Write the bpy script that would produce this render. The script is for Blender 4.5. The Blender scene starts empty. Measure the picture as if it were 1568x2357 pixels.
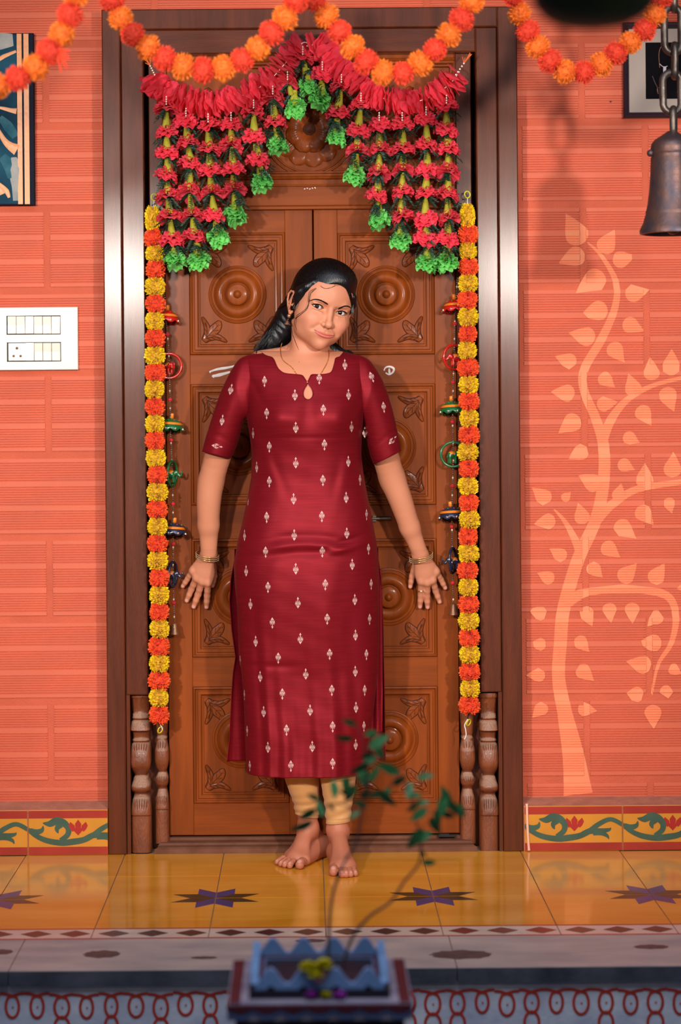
import bpy, bmesh, math, random
import numpy as np
from mathutils import Vector, Matrix, Quaternion
from mathutils.bvhtree import BVHTree

# ------------------------------------------------------------------ camera, world, lights, exposure
FPX, XV, YH, CAMD, CAMH, ROLL = 5160.0, 705.0, 950.0, 5.8, 1.14, 0.0082
sc = bpy.context.scene
COL = sc.collection
cam = bpy.data.cameras.new('camera'); camo = bpy.data.objects.new('camera', cam); COL.objects.link(camo)
cam.sensor_fit = 'VERTICAL'; cam.sensor_height = 36.0; cam.sensor_width = 24.0
cam.lens = FPX / 2357.0 * 36.0
cam.shift_x = (784.0 - XV) / 2357.0
cam.shift_y = -(1178.5 - YH) / 2357.0
camo.matrix_world = Matrix.Translation((0, -CAMD, CAMH)) @ Matrix.Rotation(math.pi/2, 4, 'X') @ Matrix.Rotation(-ROLL, 4, 'Z')
cam.clip_start = 0.05
cam.dof.use_dof = True; cam.dof.focus_distance = 5.60; cam.dof.aperture_fstop = 2.7
sc.camera = camo

world = bpy.data.worlds.new('world'); sc.world = world; world.use_nodes = True
bg = world.node_tree.nodes['Background']
bg.inputs[0].default_value = (0.36, 0.54, 1.0, 1); bg.inputs[1].default_value = 0.07

def spot(name, loc, aim, power, color, angle, blend, radius):
    l = bpy.data.lights.new(name, 'SPOT'); o = bpy.data.objects.new(name, l); COL.objects.link(o)
    l.energy = power; l.color = color; l.spot_size = math.radians(angle); l.spot_blend = blend
    l.shadow_soft_size = radius
    o.location = loc; d = Vector(aim) - Vector(loc)
    o.rotation_euler = d.to_track_quat('-Z', 'Y').to_euler()
    return o
spot('flash_left', (-1.60, -4.5, 1.85), (-0.15, 0.0, 1.18), 590, (1.0, 0.93, 0.85), 42, 0.8, 0.09)
spot('flash_right', (1.75, -4.5, 1.85), (0.20, 0.0, 1.15), 490, (1.0, 0.91, 0.82), 42, 0.8, 0.09)
spot('flash_left_inner', (-0.84, -4.6, 1.78), (-0.15, 0.0, 1.22), 120, (1.0, 0.93, 0.85), 40, 0.8, 0.12)
spot('flash_right_inner', (0.98, -4.7, 1.78), (0.20, 0.0, 1.18), 100, (1.0, 0.91, 0.82), 40, 0.8, 0.12)

al = bpy.data.lights.new('courtyard_skylight', 'AREA'); alo = bpy.data.objects.new('courtyard_skylight', al); COL.objects.link(alo)
al.shape = 'RECTANGLE'; al.size = 3.2; al.size_y = 2.6; al.energy = 115; al.color = (0.76, 0.86, 1.0); alo.location = (0.1, -3.4, 3.7); alo.rotation_euler = (math.radians(12), 0, 0)
sc.view_settings.view_transform = 'Standard'; sc.view_settings.look = 'None'
sc.view_settings.gamma = 1.0; sc.view_settings.use_curve_mapping = False
sc.view_settings.exposure = -0.05

# ------------------------------------------------------------------ helpers
def P(px, py, y=0.0):
    """photo pixel -> world point on the plane at depth y"""
    d = CAMD + y; u = px - XV; v = py - YH
    return Vector(((u - ROLL*v)*d/FPX, y, CAMH - (v + ROLL*u)*d/FPX))
def PX(px, py, y=0.0): return P(px, py, y).x
def PZ(px, py, y=0.0): return P(px, py, y).z

def lin(c):
    c = c/255.0
    return c/12.92 if c <= 0.04045 else ((c+0.055)/1.055)**2.4
def rgb(r, g, b): return (lin(r), lin(g), lin(b), 1.0)

def mat(name, col, rough=0.5, spec=0.5, var=0.0, vscale=8.0, bump=0.0, bscale=60.0, metal=0.0, coat=0.0,
        stretch=(1,1,1), sheen=0.0, sss=0.0, trans=0.0, col2=None, detail=6.0, coat_rough=0.1, rvar=0.0):
    m = bpy.data.materials.new(name); m.use_nodes = True
    nt = m.node_tree; N = nt.nodes; L = nt.links; b = N['Principled BSDF']
    b.inputs['Base Color'].default_value = col; b.inputs['Roughness'].default_value = rough
    b.inputs['Specular IOR Level'].default_value = spec; b.inputs['Metallic'].default_value = metal
    b.inputs['Coat Weight'].default_value = coat; b.inputs['Coat Roughness'].default_value = coat_rough
    b.inputs['Sheen Weight'].default_value = sheen
    if sss: b.inputs['Subsurface Weight'].default_value = sss; b.inputs['Subsurface Radius'].default_value = (0.01,0.004,0.002); b.inputs['Subsurface Scale'].default_value = 0.6
    if trans:
        b.inputs['Transmission Weight'].default_value = trans
    tc = N.new('ShaderNodeTexCoord'); mp = N.new('ShaderNodeMapping'); L.new(tc.outputs['Object'], mp.inputs[0])
    mp.inputs['Scale'].default_value = stretch
    if var or col2:
        n = N.new('ShaderNodeTexNoise'); n.inputs['Scale'].default_value = vscale; n.inputs['Detail'].default_value = detail
        L.new(mp.outputs[0], n.inputs['Vector'])
        r = N.new('ShaderNodeValToRGB'); L.new(n.outputs[0], r.inputs[0])
        r.color_ramp.elements[0].position = 0.3; r.color_ramp.elements[1].position = 0.7
        if col2: a, c = col, col2
        else:
            a = tuple(max(0, x*(1-var)) for x in col[:3])+(1,); c = tuple(min(1, x*(1+var)) for x in col[:3])+(1,)
        r.color_ramp.elements[0].color = a; r.color_ramp.elements[1].color = c
        L.new(r.outputs[0], b.inputs['Base Color'])
        if rvar:
            mr = N.new('ShaderNodeMapRange'); L.new(n.outputs[0], mr.inputs[0])
            mr.inputs[1].default_value = 0.3; mr.inputs[2].default_value = 0.7
            mr.inputs[3].default_value = max(0.02, rough-rvar); mr.inputs[4].default_value = min(1, rough+rvar)
            L.new(mr.outputs[0], b.inputs['Roughness'])
    if bump:
        n2 = N.new('ShaderNodeTexNoise'); n2.inputs['Scale'].default_value = bscale; n2.inputs['Detail'].default_value = 4
        L.new(mp.outputs[0], n2.inputs['Vector'])
        bp = N.new('ShaderNodeBump'); bp.inputs['Strength'].default_value = bump; bp.inputs['Distance'].default_value = 0.002
        L.new(n2.outputs[0], bp.inputs['Height']); L.new(bp.outputs[0], b.inputs['Normal'])
    return m

class MB:
    """collects shapes into one mesh"""
    def __init__(s): s.v = []; s.f = []; s.m = []
    def add(s, vs, fs, mi=0):
        o = len(s.v); s.v.extend([tuple(v) for v in vs]); s.f.extend([tuple(i+o for i in f) for f in fs]); s.m.extend([mi]*len(fs)); return s
    def box(s, x0, x1, y0, y1, z0, z1, mi=0, bev=0.0):
        if bev <= 0:
            vs = [(x,y,z) for x in (x0,x1) for y in (y0,y1) for z in (z0,z1)]
            return s.add(vs, [(0,1,3,2),(4,6,7,5),(0,4,5,1),(2,3,7,6),(0,2,6,4),(1,5,7,3)], mi)
        # front (y0) face edges bevelled
        vs = [(x0,y1,z0),(x1,y1,z0),(x1,y1,z1),(x0,y1,z1),(x0,y0+bev,z0),(x1,y0+bev,z0),(x1,y0+bev,z1),(x0,y0+bev,z1),
              (x0+bev,y0,z0+bev),(x1-bev,y0,z0+bev),(x1-bev,y0,z1-bev),(x0+bev,y0,z1-bev)]
        fs = [(0,3,2,1),(0,1,5,4),(1,2,6,5),(2,3,7,6),(3,0,4,7),(4,5,9,8),(5,6,10,9),(6,7,11,10),(7,4,8,11),(8,9,10,11)]
        return s.add(vs, fs, mi)
    def tube(s, pts, rad, seg=8, mi=0, closed=False, flat=1.0, caps=True):
        pts = [Vector(p) for p in pts]; n = len(pts)
        if not hasattr(rad, '__len__'): rad = [rad]*n
        vs = []; fs = []; up = None
        for i, p in enumerate(pts):
            if closed: t = pts[(i+1)%n]-pts[i-1]
            else: t = pts[min(i+1,n-1)]-pts[max(i-1,0)]
            if t.length < 1e-9: t = Vector((0,0,1))
            t.normalize()
            if up is None:
                up = Vector((0,1,0)) if abs(t.y) < 0.9 else Vector((1,0,0))
            a = t.cross(up)
            if a.length < 1e-6: a = t.cross(Vector((0.3,0.5,0.8)))
            a.normalize(); b = a.cross(t).normalized(); up = b
            for k in range(seg):
                th = 2*math.pi*k/seg
                vs.append(p + a*math.cos(th)*rad[i] + b*math.sin(th)*rad[i]*flat)
        m = n if closed else n-1
        for i in range(m):
            j = (i+1) % n
            for k in range(seg):
                fs.append((i*seg+k, i*seg+(k+1)%seg, j*seg+(k+1)%seg, j*seg+k))
        if caps and not closed:
            fs.append(tuple(range(seg-1,-1,-1))); fs.append(tuple((n-1)*seg+k for k in range(seg)))
        return s.add(vs, fs, mi)
    def lathe(s, prof, seg=24, M=None, mi=0):
        """prof (r, h) about local z"""
        M = M or Matrix()
        vs = []; fs = []
        for r, h in prof:
            for k in range(seg):
                th = 2*math.pi*k/seg; vs.append(M @ Vector((r*math.cos(th), r*math.sin(th), h)))
        for i in range(len(prof)-1):
            for k in range(seg):
                fs.append((i*seg+k, i*seg+(k+1)%seg, (i+1)*seg+(k+1)%seg, (i+1)*seg+k))
        return s.add(vs, fs, mi)
    def rectframe(s, x0, x1, z0, z1, prof, mi=0):
        """mitred moulding: prof = [(inset, y)...] from outside in"""
        vs = []; fs = []
        for ins, y in prof:
            vs += [(x0+ins,y,z0+ins),(x1-ins,y,z0+ins),(x1-ins,y,z1-ins),(x0+ins,y,z1-ins)]
        for i in range(len(prof)-1):
            for k in range(4):
                fs.append((i*4+k, i*4+(k+1)%4, (i+1)*4+(k+1)%4, (i+1)*4+k))
        return s.add(vs, fs, mi)
    def poly(s, pts, mi=0): return s.add(pts, [tuple(range(len(pts)))], mi)
    def ico(s, c, r, sub=1, mi=0, sc_=(1,1,1)):
        bm = bmesh.new(); bmesh.ops.create_icosphere(bm, subdivisions=sub, radius=1)
        vs = [(c[0]+v.co.x*r*sc_[0], c[1]+v.co.y*r*sc_[1], c[2]+v.co.z*r*sc_[2]) for v in bm.verts]
        fs = [tuple(v.index for v in f.verts) for f in bm.faces]; bm.free()
        return s.add(vs, fs, mi)
    def mesh(s, name, mats, smooth=False):
        me = bpy.data.meshes.new(name); me.from_pydata(s.v, [], s.f)
        if not isinstance(mats, (list, tuple)): mats = [mats]
        for m in mats: me.materials.append(m)
        if len(mats) > 1: me.polygons.foreach_set('material_index', s.m)
        bm = bmesh.new(); bm.from_mesh(me); bmesh.ops.recalc_face_normals(bm, faces=bm.faces); bm.to_mesh(me); bm.free()
        if smooth:
            me.polygons.foreach_set('use_smooth', [True]*len(me.polygons))
            if smooth != True: 
                try: me.set_sharp_from_angle(angle=math.radians(smooth))
                except Exception: pass
        me.update(); return me
    def build(s, name, mats, parent=None, smooth=False, loc=None):
        return link(name, s.mesh(name, mats, smooth), parent, loc)

def link(name, me, parent=None, loc=None, rot=None):
    o = bpy.data.objects.new(name, me); COL.objects.link(o)
    if parent is not None: o.parent = parent
    if loc is not None: o.location = loc
    if rot is not None: o.rotation_euler = rot
    return o
def empty(name, loc=(0,0,0)):
    o = bpy.data.objects.new(name, None); COL.objects.link(o); o.location = loc; o.empty_display_size = 0.05; return o
def thing(name, label, cat, loc=(0,0,0), group=None):
    o = empty(name, loc); o['label'] = label; o['category'] = cat
    if group: o['group'] = group
    return o
def structure(o): o['kind'] = 'structure'; return o
def rel(parent, *objs):
    """keep world placement of parts built in world coords under a placed empty"""
    for o in objs:
        o.location = Vector(o.location) - Vector(parent.location)
def catmull(pts, n=8):
    pts = [Vector(p) for p in pts]; out = []
    for i in range(len(pts)-1):
        p0 = pts[max(i-1,0)]; p1 = pts[i]; p2 = pts[i+1]; p3 = pts[min(i+2,len(pts)-1)]
        for k in range(n):
            t = k/n
            out.append(0.5*((2*p1)+(-p0+p2)*t+(2*p0-5*p1+4*p2-p3)*t*t+(-p0+3*p1-3*p2+p3)*t**3))
    out.append(pts[-1]); return out
def interp(tab, x):
    xs = [t[0] for t in tab]; return float(np.interp(x, xs, [t[1] for t in tab]))
random.seed(7); rnd = random.Random(11)
# ------------------------------------------------------------------ materials of the setting
M_clay = mat('painted_clay', rgb(206,98,70), 0.6, 0.3, var=0.07, vscale=5, bump=0.35, bscale=300)
M_mortar = mat('painted_mortar', rgb(198,92,66), 0.75, 0.2, var=0.10, vscale=9, bump=0.9, bscale=220)
M_wood = mat('varnished_wood', rgb(78,34,15), 0.55, 0.15, col2=rgb(100,44,19), vscale=5, stretch=(9,9,0.8), bump=1.0, bscale=40, coat=0.85, coat_rough=0.17)
M_woodh = mat('varnished_wood_across', rgb(78,34,15), 0.55, 0.15, col2=rgb(100,44,19), vscale=5, stretch=(0.8,9,9), bump=1.0, bscale=40, coat=0.85, coat_rough=0.17)
M_door = mat('teak_door', rgb(112,50,13), 0.5, 0.12, col2=rgb(142,66,18), vscale=4, stretch=(8,8,0.7), bump=0.25, bscale=22, coat=0.16, coat_rough=0.16)
M_doorh = mat('teak_door_across', rgb(112,50,13), 0.5, 0.12, col2=rgb(142,66,18), vscale=4, stretch=(0.7,8,8), bump=0.25, bscale=22, coat=0.16, coat_rough=0.16)
M_dark = mat('dark_gap', rgb(26,14,9), 0.8, 0.2)
def dusty(m, col, lo=0.15, hi=0.75):
    nt = m.node_tree; N = nt.nodes; L = nt.links; b = N['Principled BSDF']
    g = N.new('ShaderNodeNewGeometry'); sx = N.new('ShaderNodeSeparateXYZ'); L.new(g.outputs['Normal'], sx.inputs[0])
    mr = N.new('ShaderNodeMapRange'); L.new(sx.outputs['Z'], mr.inputs[0]); mr.inputs[1].default_value = lo; mr.inputs[2].default_value = hi
    n = N.new('ShaderNodeTexNoise'); n.inputs['Scale'].default_value = 70
    mu = N.new('ShaderNodeMath'); mu.operation = 'MULTIPLY'; L.new(mr.outputs[0], mu.inputs[0])
    mr2 = N.new('ShaderNodeMapRange'); L.new(n.outputs[0], mr2.inputs[0]); mr2.inputs[1].default_value = .3; mr2.inputs[2].default_value = .6
    mr2.inputs[3].default_value = .25; L.new(mr2.outputs[0], mu.inputs[1])
    mx = N.new('ShaderNodeMix'); mx.data_type = 'RGBA'; L.new(mu.outputs[0], mx.inputs[0])
    src = b.inputs['Base Color'].links[0].from_socket; L.new(src, mx.inputs[6]); mx.inputs[7].default_value = col
    L.new(mx.outputs[2], b.inputs['Base Color'])
M_pillar = mat('carved_wood', rgb(104,50,26), 0.42, 0.5, col2=rgb(134,72,42), vscale=9, stretch=(3,3,1), bump=0.8, bscale=90, coat=0.04)
dusty(M_pillar, rgb(176,140,116))
M_tile = mat('yellow_cement_tile', rgb(214,136,30), 0.11, 0.42, col2=rgb(230,160,56), vscale=3.2, stretch=(1,3,1), bump=0.03, bscale=20, rvar=0.03)
M_grout = mat('floor_grout', rgb(150,112,84), 0.8, 0.2, var=0.2)
M_blue = mat('blue_inlay', rgb(26,52,112), 0.2, 0.3, var=0.15, vscale=20)
M_green = mat('dark_green_inlay', rgb(30,44,24), 0.2, 0.3, var=0.2, vscale=20)
M_white = mat('white_inlay', rgb(205,186,170), 0.25, 0.5, var=0.08, vscale=15)
M_redline = mat('red_inlay', rgb(160,40,28), 0.3, 0.5, var=0.1)
M_dia1 = mat('charcoal_diamond', rgb(52,40,40), 0.3, 0.5, var=0.2, vscale=30)
M_dia2 = mat('maroon_diamond', rgb(104,36,34), 0.3, 0.5, var=0.2, vscale=30)
M_slab = mat('grey_stone', rgb(150,142,140), 0.5, 0.4, col2=rgb(190,174,162), vscale=5, stretch=(1,2.5,1), bump=0.2, bscale=60)
M_stain = mat('dark_stain', rgb(82,70,68), 0.5, 0.3, var=0.25, vscale=30)
M_nosing = mat('dark_blue_nosing', rgb(50,52,62), 0.7, 0.2, col2=rgb(84,84,94), vscale=12, bump=0.5, bscale=80)
M_riser = mat('whitewashed_riser', rgb(176,176,196), 0.8, 0.2, col2=rgb(220,216,222), vscale=14, bump=0.5, bscale=80)
M_kolam = mat('red_oxide_paint', rgb(184,52,36), 0.7, 0.2, var=0.15, vscale=40)
M_skyel = mat('skirting_yellow', rgb(206,136,44), 0.3, 0.5, var=0.08, vscale=12)
M_skred = mat('skirting_red', rgb(160,44,30), 0.35, 0.5, var=0.12, vscale=14)
M_skgrn = mat('skirting_green', rgb(62,88,72), 0.35, 0.5, var=0.15, vscale=25)
M_lotus = mat('lotus_red', rgb(176,40,34), 0.35, 0.5, var=0.1)
M_cement = mat('cement_ledge', rgb(176,112,90), 0.9, 0.2, var=0.15, vscale=30, bump=0.8, bscale=120)
M_mural = mat('peach_mural_paint', rgb(236,134,94), 0.6, 0.3, var=0.06, vscale=10)
M_ceil = mat('ceiling_plaster', rgb(150,120,100), 0.9, 0.2, var=0.05)

WY = 0.07                                   # face of the block wall
Z0, CH_, BL = 0.820, 0.215, 0.330           # a mortar line, course height, block pitch
FXL, FXR, FZT = -0.5215, 0.5535, 2.1875     # door frame outline
# ---- grooved block profile
GH = CH_ - 0.020                             # block height
prof = [(0.0, 0.0)]
zz = 0.010
for g in range(3):
    for k in range(8):
        a = zz + k*0.0068
        prof += [(a, 0.0), (a+0.0012, 0.0030), (a+0.0026, 0.0030), (a+0.0040, 0.0)]
    zz += 8*0.0068 + 0.0125
scl = (GH-0.010)/prof[-1][0]
prof = [(z*scl, y) for z, y in prof] + [(GH, 0.0)]
def block_mesh(width, capL, capR):
    mb = MB(); n = len(prof); e = 0.0035
    xs = [0, width]
    vs = [(0+(e if (capL and y>0) else 0), -0.0035+y, z) for z, y in prof] + [(width-(e if (capR and y>0) else 0), -0.0035+y, z) for z, y in prof]
    fs = [(i, n+i, n+i+1, i+1) for i in range(n-1)]
    o = [(0, 0.004, 0), (0, 0.004, GH), (width, 0.004, 0), (width, 0.004, GH)]
    vs += o; b = 2*n
    fs += [tuple([b]+list(range(0, n))+[b+1]), tuple([b+3]+list(range(2*n-1, n-1, -1))+[b+2]), (b, b+2, n, 0), (b+1, n-1, 2*n-1, b+3)]
    mb.add(vs, fs); return mb.mesh('clay_block', M_clay)
block_cache = {}
def course(parent, x0, x1, joint0):
    for r in range(-4, 8):
        zb = Z0 + r*CH_ + 0.010
        if zb > 2.75: continue
        j = joint0 if r % 2 else joint0 + BL/2
        k0 = math.floor((x0 - j)/BL) - 1
        for k in range(k0, k0+12):
            a = j + k*BL + 0.0085; b = j + (k+1)*BL - 0.0085
            la, lb = a > x0, b < x1
            a = max(a, x0); b = min(b, x1)
            if b - a < 0.02: continue
            key = (round(b-a, 3), la, lb)
            if key not in block_cache: block_cache[key] = block_mesh(b-a, la, lb)
            o = link('clay_block', block_cache[key], parent, (a, WY, zb))
def wall(name, x0, x1, z0, z1):
    mb = MB(); mb.box(x0, x1, WY, WY+0.2, z0, z1)
    o = mb.build(name, M_mortar); structure(o); return o
wl = wall('wall_left', -1.6, FXL+0.02, -0.0, 2.8)
wr = wall('wall_right', FXR-0.02, 1.9, -0.0, 2.8)
wt = wall('wall_top', FXL+0.02, FXR-0.02, FZT-0.02, 2.8)
course(wl, -1.6, FXL+0.004, -0.675)
course(wr, FXR-0.004, 1.9, 0.728)
# above the door
for r in range(6, 8):
    zb = Z0 + r*CH_ + 0.010
    j = -0.745 if r % 2 == 0 else -0.58
    for k in range(0, 6):
        a = max(j + k*BL*1.08 + .0085, FXL+0.006); b = min(j + (k+1)*BL*1.08 - .0085, FXR-0.006)
        if b-a < .03: continue
        key = (round(b-a, 3), True, True)
        if key not in block_cache: block_cache[key] = block_mesh(b-a, True, True)
        link('clay_block', block_cache[key], wt, (a, WY, zb))
def wall_y(z, x=None, joint0=0.728):
    """depth of the grooved face at height z (and x)"""
    t = (z - Z0) % CH_
    if t < 0.010 or t > CH_-0.010: return WY
    if x is not None:
        r = math.floor((z - Z0)/CH_)
        j = joint0 if r % 2 else joint0 + BL/2
        q = (x - j) % BL
        if q < 0.0085 or q > BL-0.0085: return WY
    t -= 0.010
    return WY - 0.0035 + float(np.interp(t, [p[0] for p in prof], [p[1] for p in prof]))

# ---- mural on the right wall, painted over the grooves
PO_ = [0.0006, 0]
def painted(name, outline, parent, mb=None):
    """outline: closed list of (x,z); cut into strips that follow the grooves"""
    PO_[0] = .0004+.00005*(PO_[1] % 67)/2; PO_[1] += 1
    pts = outline; zs = [p[1] for p in pts]; z0, z1 = min(zs), max(zs)
    lv = {round(z0+1e-5, 6), round(z1-1e-5, 6)}
    r0 = math.floor((z0-Z0)/CH_)
    for r in range(r0, r0+12):
        base = Z0 + r*CH_
        for z in [base+0.0099, base+0.0101, base+CH_-0.0101, base+CH_-0.0099] + [base+0.010+p[0] for p in prof]:
            if z0 < z < z1: lv.add(round(z, 6))
        if base > z1: break
    lv = sorted(lv); own = mb is None
    if own: mb = MB()
    n = len(pts)
    def spans(z):
        xs = []
        for i in range(n):
            (xa, za), (xb, zb) = pts[i], pts[(i+1) % n]
            if (za <= z < zb) or (zb <= z < za): xs.append(xa + (z-za)/(zb-za)*(xb-xa))
        return sorted(xs)
    prev = None
    for i in range(len(lv)-1):
        a, b = lv[i], lv[i+1]
        if b-a < 2e-5: continue
        sa, sb = spans(a+1e-6), spans(b-1e-6)
        if len(sa) != len(sb) or len(sa) < 2:
            s_ = spans((a+b)/2); sa = sb = s_
        for k in range(0, len(sa)-1, 2):
            xa0, xa1, xb0, xb1 = sa[k], sa[k+1], sb[k], sb[k+1]
            r = math.floor(((a+b)/2 - Z0)/CH_); j = 0.728 if r % 2 else 0.728 + BL/2
            cuts = []
            q0 = math.floor((min(xa0, xb0)-j)/BL)
            for q in (q0, q0+1, q0+2):
                for e in (-0.0085, 0.0085):
                    x = j+q*BL+e
                    if max(xa0, xb0) < x < min(xa1, xb1): cuts.append(x)
            ea = [xa0]+cuts+[xa1]; eb = [xb0]+cuts+[xb1]
            for c in range(len(ea)-1):
                xm = (ea[c]+ea[c+1])/2
                ya = wall_y(a, xm) - PO_[0]; yb = wall_y(b, xm) - PO_[0]
                mb.add([(ea[c], ya, a), (ea[c+1], ya, a), (eb[c+1], yb, b), (eb[c], yb, b)], [(0,1,2,3)])
    if own and mb.v: return mb.build(name, M_mural, parent)
mural = thing('tree_mural', 'peach tree with a wavy trunk and leaves painted on the orange wall', 'mural', (0.9, WY, 0.12))
def ribbon(pxpts, widths, n=10):
    c = catmull([Vector((x, y, 0)) for x, y in pxpts], n); m = len(c)
    w = np.interp(np.linspace(0, 1, m), np.linspace(0, 1, len(widths)), widths)
    L_, R_ = [], []
    for i in range(m):
        t = (c[min(i+1, m-1)] - c[max(i-1, 0)]).normalized(); nrm = Vector((-t.y, t.x, 0))
        a = c[i] + nrm*w[i]/2; b = c[i] - nrm*w[i]/2; L_.append((a.x, a.y)); R_.append((b.x, b.y))
    return [(P(x, y, WY).x, P(x, y, WY).z) for x, y in L_ + R_[::-1]]
def mur(name, o):
    if o: rel(mural, o)
mur('trunk', painted('trunk', ribbon([(1331,1828),(1320,1740),(1300,1640),(1286,1560),(1290,1480),(1298,1400),(1330,1290),(1370,1200),(1388,1120),(1390,1030),(1370,960),(1345,900),(1345,850),(1385,780),(1415,710),(1418,650),(1385,590),(1352,558)], [68,50,34,30,30,30,30,28,28,26,22,20,20,20,16,14,9,3]), mural))
mur('branch', painted('branch', ribbon([(1388,1010),(1410,960),(1450,915),(1510,885),(1580,868)], [24,20,14,10,9]), mural))
mur('branch', painted('branch', ribbon([(1375,1195),(1410,1160),(1470,1125),(1580,1108)], [24,20,16,12]), mural))
mur('branch', painted('branch', ribbon([(1338,1290),(1325,1245),(1300,1200),(1275,1172)], [18,18,10,3]), mural))
mur('branch', painted('branch', ribbon([(1308,1385),(1350,1362),(1420,1355),(1490,1358),(1540,1375),(1556,1420),(1545,1480),(1515,1530),(1500,1600)], [26,22,20,20,18,16,12,8,4]), mural))
LEAVES = [(1328,540,1302,492),(1395,565,1415,528),(1326,590,1285,607),(1428,598,1464,588),(1370,645,1325,675),(1458,675,1497,665),
 (1378,715,1335,728),(1450,748,1483,762),(1350,775,1308,766),(1415,805,1438,834),(1310,832,1277,820),(1500,858,1496,822),(1545,845,1546,803),
 (1392,872,1416,892),(1458,895,1446,860),(1305,905,1267,902),(1390,930,1423,925),(1537,910,1552,948),(1480,950,1500,980),(1318,972,1285,998),
 (1448,1008,1474,1020),(1338,1040,1308,1058),(1436,1070,1462,1082),(1366,1112,1330,1093),(1548,1080,1550,1040),(1484,1105,1484,1065),
 (1252,1145,1224,1122),(1302,1145,1314,1132),(1424,1140,1430,1112),(1540,1158,1547,1182),(1480,1180,1505,1208),(1340,1190,1330,1157),
 (1262,1200,1228,1207),(1432,1215,1465,1240),(1290,1278,1264,1262),(1400,1262,1428,1283),(1262,1330,1236,1318),(1366,1308,1388,1330),
 (1440,1325,1466,1296),(1510,1328,1530,1296),(1244,1412,1215,1402),(1350,1412,1364,1442),(1403,1403,1407,1434),(1455,1403,1456,1436),
 (1512,1420,1490,1442),(1244,1483,1218,1482),(1336,1478,1357,1500),(1505,1480,1467,1480),(1240,1553,1210,1555),(1342,1545,1368,1567),
 (1480,1530,1440,1522),(1550,1540,1570,1552),(1466,1598,1433,1602),(1532,1592,1556,1606),(1246,1630,1225,1652),(1345,1632,1375,1636),(1503,1640,1505,1678),(1565,1350,1575,1340)]
def leaf_outline(cx, cy, tx, ty):
    c = Vector((cx, cy)); t = Vector((tx, ty)) - c; Ln = t.length; t.normalize(); n = Vector((-t.y, t.x)); R = Ln*0.45+3
    pts = []
    for k in range(17):
        a = math.pi*0.5 + math.pi*(k/16.0)
        pts.append(c + t*math.cos(a)*R*0.9 + n*math.sin(a)*R)
    for s in (-1,):
        pts += [c + n*s*R*0.82 + t*R*0.55, c + n*s*R*0.42 + t*Ln*0.62, c + t*Ln, c - n*s*R*0.42 + t*Ln*0.66, c - n*s*R*0.82 + t*R*0.5]
    k_ = 16; top = catmull([Vector((p.x, p.y, 0)) for p in pts[k_:k_+4]], 4); bot = catmull([Vector((p.x, p.y, 0)) for p in pts[k_+3:]+pts[:1]], 4)
    pts = pts[:k_]+top[:-1]+bot[:-1]
    return [(P(p.x, p.y, WY).x, P(p.x, p.y, WY).z) for p in pts]
for lf in LEAVES: mur('leaf', painted('leaf', leaf_outline(*lf), mural))

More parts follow.
